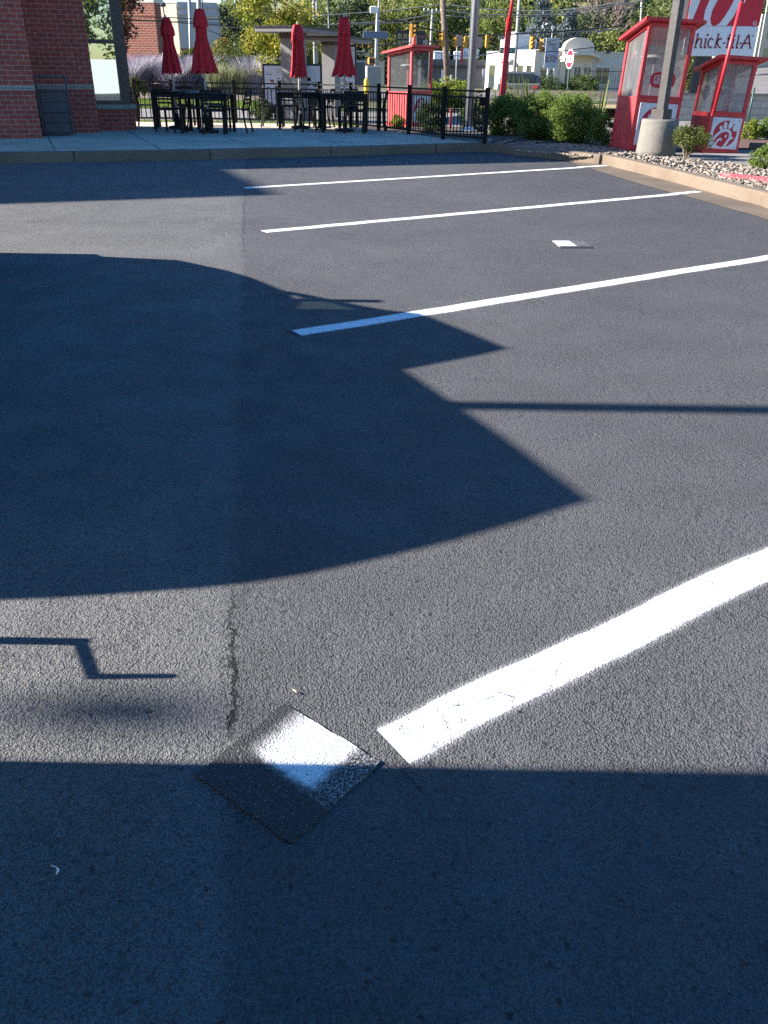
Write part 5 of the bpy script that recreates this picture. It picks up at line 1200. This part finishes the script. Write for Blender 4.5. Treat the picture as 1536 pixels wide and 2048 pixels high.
# ------------------------------------------------------------------ signs
TXT = M('sign lettering red', (.20, .012, .03), .5, .05); INK = M('dark ink', (.03, .035, .05), .5); BLUEI = M('blue ink', (.10, .17, .38), .5)
Yb = 30.0
def SP(px, py, off=0.0): v = A(px, py, Yb - off); return v
bs = thing('pylon_sign', 'big red and white restaurant sign behind the smaller kiosk', 'sign', (A(1450, 100, Yb).x, Yb, 0), 0); o0 = bs.location.copy()
q_ = lambda px, py, off: A(px, py, Yb - off) - o0
RED3 = M('sign face red', (.50, .005, .026), .45, .05)
za_, zb2 = A(1450, 51, Yb).z, A(1450, 113, Yb).z
xL, xR = A(1372, 60, Yb).x - o0.x, A(1513.5, 80, Yb).x - o0.x
MB().bbox(xL, xR, 0, .45, za_, za_ + 3.3, .02).build('red_face', RED3, bs)
MB().bbox(xL, xR, .01, .44, zb2, za_ - .004, .02).build('white_face', PANEL, bs)
MB().bbox(xL - .42, xL - .02, .05, .4, 0, za_ + 3.0, .01).build('side_post', CREAM, bs)
MB().bbox(xL + .5, xL + 1.0, .1, .35, 0, zb2 - .002, .01).bbox(xR - 1.0, xR - .5, .1, .35, 0, zb2 - .002, .01).build('post', DKB, bs)
z1_ = lambda X, Y_: (1380 + X / 9.846, Y_ / 9.846)      # tracing grid of the emblem
E_ = lambda X, Y_, off: q_(*z1_(X, Y_), off)
def clipped(poly, off):                                  # closed curve on the sign face
    return [E_(x, y, off) for x, y in poly]
wb_ = MB()
wb_.add(clipped([(700, -620), (520, -420), (420, -150), (385, 0), (300, 200), (268, 400), (270, 508), (715, 508), (850, 340), (950, 150), (1010, 0), (1060, -250), (1010, -480), (860, -620)], .004), [tuple(range(14))])
wb_.add(clipped([(30, 430), (-40, 430), (-30, 200), (20, 0), (110, -240), (260, -470), (400, -600), (470, -560), (330, -300), (205, 0), (110, 240)], .004), [tuple(range(11))])
em = wb_.build('emblem', PANEL, bs)
MB().add(clipped([(545, 0), (440, 200), (398, 380), (412, 470), (445, 508), (490, 512), (580, 460), (700, 300), (800, 130), (868, 0), (915, -180), (900, -330), (820, -400), (720, -330), (610, -160)], .006), [tuple(range(15))]).build('emblem_inner', RED3, em)
T_ = lambda X, Y_, off=.004: q_(1370 + X / 8.536, 60 + Y_ / 8.536, off)
fx2 = lambda x, y: T_(x, y)
lt = MB(); W_ = 25
for st_ in ([(225, 62), (172, 305)], [(185, 235), (230, 160), (268, 150), (283, 180), (262, 285), (272, 303), (300, 298)], [(362, 145), (333, 290), (343, 303), (368, 297)],
            [(478, 172), (458, 148), (425, 155), (397, 210), (395, 265), (418, 300), (462, 285)], [(577, 68), (512, 305)], [(533, 225), (590, 150), (632, 158)], [(548, 215), (578, 290), (612, 302)],
            [(648, 224), (692, 224)], [(805, 75), (775, 80), (752, 130), (715, 305)], [(722, 150), (790, 150)], [(838, 148), (806, 290), (816, 304), (835, 300)], [(925, 82), (880, 290), (888, 304), (908, 300)],
            [(928, 228), (975, 228)], [(1090, 82), (955, 310)], [(1092, 82), (1112, 312)], [(1005, 228), (1108, 228)], [(135, 95), (105, 62), (60, 75), (20, 150), (15, 240), (50, 300), (125, 275)]):
    lt.ribbon(spline([Vector(p) for p in st_], 4) if len(st_) > 2 else [Vector(p) for p in st_], W_, fx2)
for x0, x1, y in ((150, 205, 305), (200, 240, 66), (335, 378, 150), (490, 545, 305), (550, 592, 70), (690, 740, 305), (812, 852, 152), (900, 940, 86), (935, 985, 312), (1085, 1140, 312)):
    lt.ribbon([Vector((x0, y)), Vector((x1, y))], 12, lambda x, y: T_(x, y, .0055))
for cx_, cy_ in ((388, 84), (850, 96)): lt.oval(cx_, cy_, 20, 20, fx2)
lt.oval(1162, 106, 10, 14, fx2)
lt.build('lettering', TXT, bs)
rm = MB(); rm.ribbon([Vector((38 * math.cos(i * .35) + 1280, 38 * math.sin(i * .35) + 455)) for i in range(19)], 9, lambda x, y: E_(x, y, .005)); rm.ribbon([Vector((1268, 475)), Vector((1268, 435)), Vector((1288, 440)), Vector((1272, 455)), Vector((1292, 475))], 7, lambda x, y: E_(x, y, .005)); rm.build('registered_mark', PANEL, bs)

def flat_sign(name, lab, Y, xl, xr, yt, yb, mat, cat='sign', post=True, group=None, rz=0.0, pm=None, z0=0.0, pr=.04):
    a, c = A((xl + xr) / 2, (yt + yb) / 2, Y), None; w = A(xr, 100, Y).x - A(xl, 100, Y).x; zt, zb_ = A((xl + xr) / 2, yt, Y).z, A((xl + xr) / 2, yb, Y).z
    t = thing(name, lab, cat, (a.x, Y, z0), rz, group); w = w / max(.3, math.cos(rz))
    MB().bbox(-w / 2, w / 2, -.03, .03, zb_ - z0, zt - z0, .006).build('face', mat, t)
    if post: MB().tube([(0, .07, 0), (0, .07, zt - z0 - .02)], pr, 8).build('post', pm or SILV, t, True)
    return t, w, zb_ - z0, zt - z0
t, w, zb_, zt = flat_sign('billboard', 'dark burger bar billboard with yellow block letters', 88, 792, 850, 61, 90, DKB, 'sign', True, pr=.15)
YEL = M('yellow letters', (.55, .42, .15), .5); text_mesh('lettering', 'BURGH', .62, YEL, t, (-w * .44, -.035, zt - .68), sx=.78); text_mesh('lettering', 'BITES', .62, YEL, t, (-w * .44, -.035, zt - 1.25), sx=.78)
text_mesh('lettering', 'bar & grill', .34, M('pink script', (.45, .12, .16), .5), t, (w * .06, -.035, zt - .55), shear=.3); text_mesh('lettering', 'open late', .34, bpy.data.materials['pink script'], t, (-w * .36, -.035, zb_ + .12), shear=.3)
t, w, zb_, zt = flat_sign('clinic_sign', 'tall pale tenant sign on twin posts before the clinic', 58, 1090, 1117, 76, 137, M('sign grey white', (.42, .45, .48), .5, .05), 'sign', False)
for x in (-.15, .22): MB().box(x, x + .12, .04, .16, 0, zb_ + .02).build('post', WHITE, t)
text_mesh('lettering', 'Baja', .32, INK, t, (-w * .36, -.034, zt - .42), shear=.25); text_mesh('lettering', 'perio', .26, INK, t, (-w * .02, -.034, zt - .60), shear=.25)
hh_ = zt - zb_
for k in (.20, .27, .33): MB().box(-w * .47, w * .47, -.036, -.031, zt - hh_ * (k + .05), zt - hh_ * (k + .05) + .02).build('divider', GREYM, t)
MB().box(-w * .46, w * .46, -.036, -.031, zt - hh_ * .56, zt - hh_ * .42).build('blue_panel', M('pale blue panel', (.25, .32, .50), .5, .3, 6), t)
text_mesh('lettering', 'family', .2, WHITE, t, (-w * .36, -.039, zt - hh_ * .53))
MB().box(-w * .46, w * .46, -.036, -.031, zt - hh_ * .78, zt - hh_ * .57).build('photo_panel', M('group photo panel', (.30, .27, .30), .5, .85, 5, tint=(.10, .10, .16)), t)
text_mesh('lettering', 'dental care', .15, BLUEI, t, (-w * .30, -.034, zb_ + .3)); text_mesh('lettering', 'walk in', .13, BLUEI, t, (-w * .10, -.034, zb_ + .12))
# stop sign
ss = A(1140, 118, 40); t = thing('stop_sign', 'red octagonal stop sign seen edge turned before the clinic', 'sign', (ss.x, 40, 0), R(-76), tilt=0.0)
zc2 = ss.z; rr = (A(1140, 98, 40).z - A(1140, 137, 40).z) / 2 / math.cos(math.pi / 8) * 1.0
def octo(r, y): return [(r * math.cos(math.pi / 8 + k * math.pi / 4), y, zc2 + r * math.sin(math.pi / 8 + k * math.pi / 4)) for k in range(8)]
b = MB(); b.add(octo(rr, -.012) + octo(rr, .0), [tuple(range(8)), tuple(range(8, 16))[::-1]] + [(i, 8 + i, 8 + (i + 1) % 8, (i + 1) % 8) for i in range(8)]); f = b.build('face', WHITE, t)
MB().add(octo(rr * .91, -.0145), [tuple(range(8))]).build('red_field', M('stop red', (.55, .012, .03), .4), f)
text_mesh('lettering', 'STOP', rr * .98, WHITE, f, (0, -.0175, zc2 - rr * .34), align='CENTER', sx=.72, offset=.012)
MB().box(-.03, .03, .003, .04, 0, zc2 + rr * .8).build('post', M('green sign post', (.05, .09, .07), .5), t)
# little signs and posts
for i, (px, yt, yb, w_, Y, lab) in enumerate(((902, 150, 166, 4, 45, 'narrow white sign among the lime shrubs'), (946, 140, 158, 7, 60, 'small white sign tilted beside the silver pole'), (967, 138, 155, 5, 60, 'small white sign on a thin post right of the silver pole'))):
    flat_sign('small_sign', lab, Y, px - w_ / 2, px + w_ / 2, yt, yb, WHITE, 'sign', True, 'small white road signs', pr=.03)
t, w, zb_, zt = flat_sign('framed_sign', 'white sign in a red frame behind the silver pole', 84, 922, 957, 97, 117, WHITE, 'sign', True, pr=.1)
MB().box(-w / 2 - .02, -w / 2 + .18, -.05, .05, zb_ - .4, zt + .1).build('red_edge', RED, t); text_mesh('lettering', 'AUTO', .55, BLUEI, t, (-w * .36, -.036, zb_ + .22), sx=.7)
t, w, zb_, zt = flat_sign('street_sign', 'green street name sign over the clinic end wall', 60, 1000, 1030, 95, 107, M('street sign green', (.02, .16, .11), .45), 'sign', False)
text_mesh('lettering', 'Browns Rd', .2, WHITE, t, (-w * .42, -.034, zb_ + .1), sx=.75)
flat_sign('hospital_sign', 'small white sign on a short pole before the spruces', 70, 1103, 1109, 52, 58, WHITE, 'sign', True, pr=.04)

# ------------------------------------------------------------------ poles, cables, signals
WOOD = M('weathered pole wood', (.15, .105, .075), .9, .25, 6, .01, 30); GALV = M('galvanised steel', (.36, .37, .39), .5, .1, 4, metal=.3)
PALEW = M('pale grey pole', (.30, .29, .27), .85, .15, 4)
def pole_px(name, lab, Y, bot, top, r0, r1, mat, group='poles along the road', cat='pole', arm=0, z0=0.0):
    a, c = A(*bot, Y), A(*top, Y); d = (c - a); k = (z0 - a.z) / d.z; a = a + d * k
    t = thing(name, lab, cat, a, 0, group); MB().tube([(0, 0, 0), (c - a) * .5, c - a], [r0, (r0 + r1) / 2, r1], 10).build('shaft', mat, t, True)
    if arm:
        e = (c - a) * arm[0]; b = MB(); b.bar(e - Vector((arm[1], 0, 0)), e + Vector((arm[1], 0, 0)), .12); b.build('cross_arm', mat, t)
        b = MB()
        for s in (-.9, -.45, .45, .9): b.lathe([(0, 0), (.05, 0), (.05, .16), (0, .2)], 6, (e.x + arm[1] * s, e.y)); 
        for i in range(len(b.v)): b.v[i] = (b.v[i][0], b.v[i][1], b.v[i][2] + e.z + .06)
        b.build('insulator', WHITE, t)
    return t
pole_px('utility_pole', 'leaning brown wooden utility pole right of the fenced kiosk', 55, (895, 160), (884, -20), .19, .15, WOOD)
pole_px('utility_pole', 'grey utility pole beside the leaning red flag pole', 62, (1027, 168), (1040, -20), .11, .10, PALEW)
pole_px('steel_mast', 'slim galvanised mast carrying a camera right of the menu boards', 48, (750, 168), (755, 16), .075, .06, GALV)
pole_px('utility_pole', 'thin pole just right of the camera mast', 80, (756, 75), (758, -10), .1, .08, PALEW)
pole_px('utility_pole', 'pale steel pole left of the tallest umbrella', 56, (383, 140), (378, -20), .10, .09, GALV)
pole_px('utility_pole', 'dark flat backed pole behind the tallest umbrella', 58, (401, 150), (397, -20), .15, .14, PALEW)
pole_px('utility_pole', 'thin rod rising from the tallest umbrella top', 60, (404, 60), (404.5, -10), .045, .04, BRONZE)
pole_px('utility_pole', 'left of two grey poles above the left shelter', 78, (629, 60), (627, -12), .17, .14, PALEW)
pole_px('utility_pole', 'right of two grey poles above the left shelter', 80, (633.5, 60), (633, -12), .12, .1, PALEW)
pole_px('utility_pole', 'thin black pole rising behind the left shelter', 70, (658, 70), (656.5, -12), .07, .06, DKB)
pole_px('utility_pole', 'pole with insulators behind the orange beacon', 84, (861, 100), (865, 18), .13, .1, PALEW, arm=(.97, .8))
pole_px('utility_pole', 'thin pale pole rising out of the hill trees', 120, (800, 40), (800.5, 8), .12, .1, PALEW, arm=(.97, .5))
pole_px('utility_pole', 'pale pole above the spruces', 112, (1282, 40), (1284, -20), .15, .12, PALEW)
pole_px('utility_pole', 'thin slanting pole right of the big sign', 66, (1526, 60), (1538, -10), .07, .06, PALEW)
pole_px('utility_pole', 'short pole with a lamp behind the small signs', 75, (912, 160), (915, 70), .06, .05, PALEW)
pole_px('lamp_mast', 'slim lamp mast before the cream wall', 70, (338, 110), (326, 12), .07, .05, BRONZE, 'poles along the road', 'lamp post')
lm = A(325.5, 10, 70); o = bpy.data.objects['lamp_mast']; lh = MB().lathe([(0, 0), (.2, 0), (.24, .12), (.12, .28), (0, .3)], 12).build('lamp_head', BRONZE, o, True); lh.location = lm - o.location - Vector((0, 0, .1))
for i, (px, lab) in enumerate(((452, 'left of three pale trunks beside the amber shrub'), (470, 'middle of three pale trunks beside the amber shrub'), (479, 'right of three pale trunks beside the amber shrub'), (502, 'thin white post left of the autumn tree'))):
    pole_px('bare_pole', lab, 66, (px + 1, 140), (px - 2 + i, 85 + 8 * (i == 3)), .06, .05, PALEW, 'pale posts by the road', 'pole', z0=1.0)
mast = bpy.data.objects['steel_mast']; mv = A(752, 20, 47.7) - mast.location
MB().bbox(mv.x - .3, mv.x + .05, mv.y - .2, mv.y + .1, mv.z - .15, mv.z + .15, .03).build('camera_box', WHITE, mast)
bs_ = thing('blue_sign', 'grey blue backed road sign hung across the camera mast', 'sign', A(751, 70, 47.6)); MB().bbox(-.62, .62, 0, .04, -.16, .16, .01).build('face', M('blue grey sign back', (.12, .16, .24), .5), bs_)
# signal heads
def signal(lab, px, py, Y, h_px, rz, three=True):
    c = A(px, py, Y); s = h_px / 1880 * Y * .92
    t = thing('traffic_signal', lab, 'traffic light', c, rz, 'yellow traffic signals over the crossing')
    MB().bbox(-s * .16, s * .16, -s * .12, s * .12, -s / 2, s / 2, s * .03).build('housing', SIGNAL, t)
    for k in range(3):
        z = s * (.31 - .31 * k); b = MB(); n = 10; vs = []
        for r, y in ((.13, -.12), (.14, -.36)):
            for j in range(n + 1):
                a = -.4 + (math.pi + .8) * j / n; vs.append((s * r * math.cos(a), s * y, z + s * r * math.sin(a)))
        b.add(vs, [(j, j + 1, n + 2 + j, n + 1 + j) for j in range(n)]); v = b.build('visor', SIGNAL, t)
        MB().oval(0, z, s * .12, s * .12, lambda x, y: (x, -s * .125, y), 0, 12).build('lens', DKB, v)
    MB().tube([(0, 0, s / 2), (0, 0, s * .72)], .03, 6).build('hanger', DKB, t)
    return t
for lab, px, py, hp, rz in (('signal in front of the burger billboard', 823, 62, 26, 75), ('signal just left of the leaning wooden pole', 886, 80, 26, -80), ('signal half hidden behind the silver pole', 931.5, 84, 22, 190), ('signal behind the large sign back', 911.5, 85, 20, -95),
                            ('signal right of the silver pole', 973.5, 83, 24, 100), ('left one of the signal pair over the clinic', 1063.5, 86, 25, 20), ('right one of the signal pair over the clinic', 1082, 89, 22, 40)):
    signal('yellow three lamp ' + lab, px, py, 50, hp, R(rz))
for lab, px, py, hp in (('left low signal beside the right menu board', 713, 90, 9), ('middle low signal beside the right menu board', 725, 91, 9), ('right low signal next to the camera mast', 737, 91, 10)): signal('small orange ' + lab, px, py, 70, hp, R(30))
ps = thing('pedestrian_signal', 'orange pedestrian signal box on the camera mast', 'traffic light', A(743, 122, 47.6), R(15), None); MB().bbox(-.17, .17, -.12, .12, -.15, .15, .02).build('housing', M('pedestrian orange', (.70, .30, .03), .5), ps); MB().box(-.13, .13, -.125, -.121, -.11, .11).build('lens', DKB, ps)
for lab, px, py, w_, h_, Y in (('grey back of a lane sign hung left of the silver pole', 919, 82, 14, 20, 50.4), ('grey back of a double sign right of the silver pole', 958, 85, 15, 20, 50.4), ('small grey sign back beside the red flag pole', 1003, 74, 13, 10, 50.4), ('small pale sign on the span behind the beacon', 851, 85, 10, 8, 50.4), ('white sign beside the signal pair', 1089, 86, 5, 18, 50.4), ('ribbed sign back beside the burger billboard', 828, 80, 13, 15, 50.4)):
    c = A(px, py, Y); t = thing('hanging_sign', lab, 'sign', c, 0, 'sign backs hung over the crossing'); k = Y / 1880 * .92; MB().bbox(-w_ * k / 2, w_ * k / 2, 0, .03, -h_ * k / 2, h_ * k / 2, .006).build('panel', WHITE if 'white' in lab else GREYM, t)
# cables
CAB = M('black cable', (.012, .012, .013), .6); CABP = M('weathered pale cable', (.20, .20, .20), .6)
cables = [('black signal span cable across the crossing', 50.2, [(750, 32), (775, 42), (800, 41), (823, 49), (850, 56), (890, 66), (950, 70), (1010, 69), (1100, 64), (1190, 57), (1245, 52)], .035, CAB),
 ('upper pale cable crossing above the kiosks', 56, [(640, 31), (700, 27), (790, 20), (886, 8)], .025, CABP), ('pale cable rising to the leaning wooden pole', 56, [(640, 50), (700, 47), (780, 42), (840, 33), (888, 21)], .03, CABP),
 ('second pale cable rising to the leaning wooden pole', 56, [(640, 49), (720, 48), (800, 45), (888, 38)], .025, CABP), ('upper cable from the leaning pole to the right', 56, [(888, 8), (940, 15), (1040, 22), (1140, 19), (1260, 2)], .03, CABP),
 ('middle cable from the leaning pole to the right', 56, [(888, 20), (940, 27), (1040, 30), (1140, 25), (1290, 1)], .035, CABP), ('lower cable from the leaning pole to the right', 56, [(888, 31), (1000, 36), (1100, 32), (1200, 24), (1290, 14)], .025, CABP),
 ('thick cable before the cream and grey store', 46, [(240, 32), (314, 34), (400, 38), (480, 39.5), (560, 44)], .022, CAB), ('second cable before the grey store', 46, [(240, 40), (314, 43), (400, 48), (480, 51.5), (560, 56)], .018, CAB), ('third cable before the grey store', 46, [(240, 39), (314, 41), (400, 45), (480, 47), (560, 48)], .015, CAB),
 ('pale cable from the tall umbrella to the autumn tree', 46, [(398, 49), (430, 51), (480, 56), (530, 53), (560, 48)], .018, CABP), ('slanting guy cable right of the tall umbrella', 57, [(398, 54), (420, 62), (445, 72), (470, 86)], .02, CAB),
 ('cable sagging over the clinic roof', 56, [(1030, 66), (1100, 65), (1180, 62), (1240, 60)], .025, CABP), ('cable from the street sign up the hill', 56, [(960, 112), (1000, 104), (1060, 92), (1120, 78), (1240, 55)], .02, CABP), ('lowest cable over the clinic windows', 56, [(1090, 104), (1150, 99), (1240, 88)], .025, CAB),
 ('lower cable bundle behind the fenced kiosk', 62, [(700, 108), (740, 112), (790, 128)], .03, CABP), ('second cable bundle behind the fenced kiosk', 62, [(700, 100), (745, 108), (800, 118)], .03, CABP), ('cable from the fenced kiosk to the shed roof', 62, [(866, 104), (900, 110), (940, 112), (1000, 103)], .025, CABP), ('dark cable pair behind the signals', 62, [(700, 88), (780, 90), (850, 83), (950, 84)], .04, CAB)]
for lab, Y, pts, r, mt in cables:
    pp = spline([A(x, y, Y) for x, y in pts], 5); c0_ = pp[0].copy(); o = MB().tube([p - c0_ for p in pp], r, 5).build('cable', mt, None, True); o.location = c0_; tag(o, lab, 'cable', 'overhead cables')
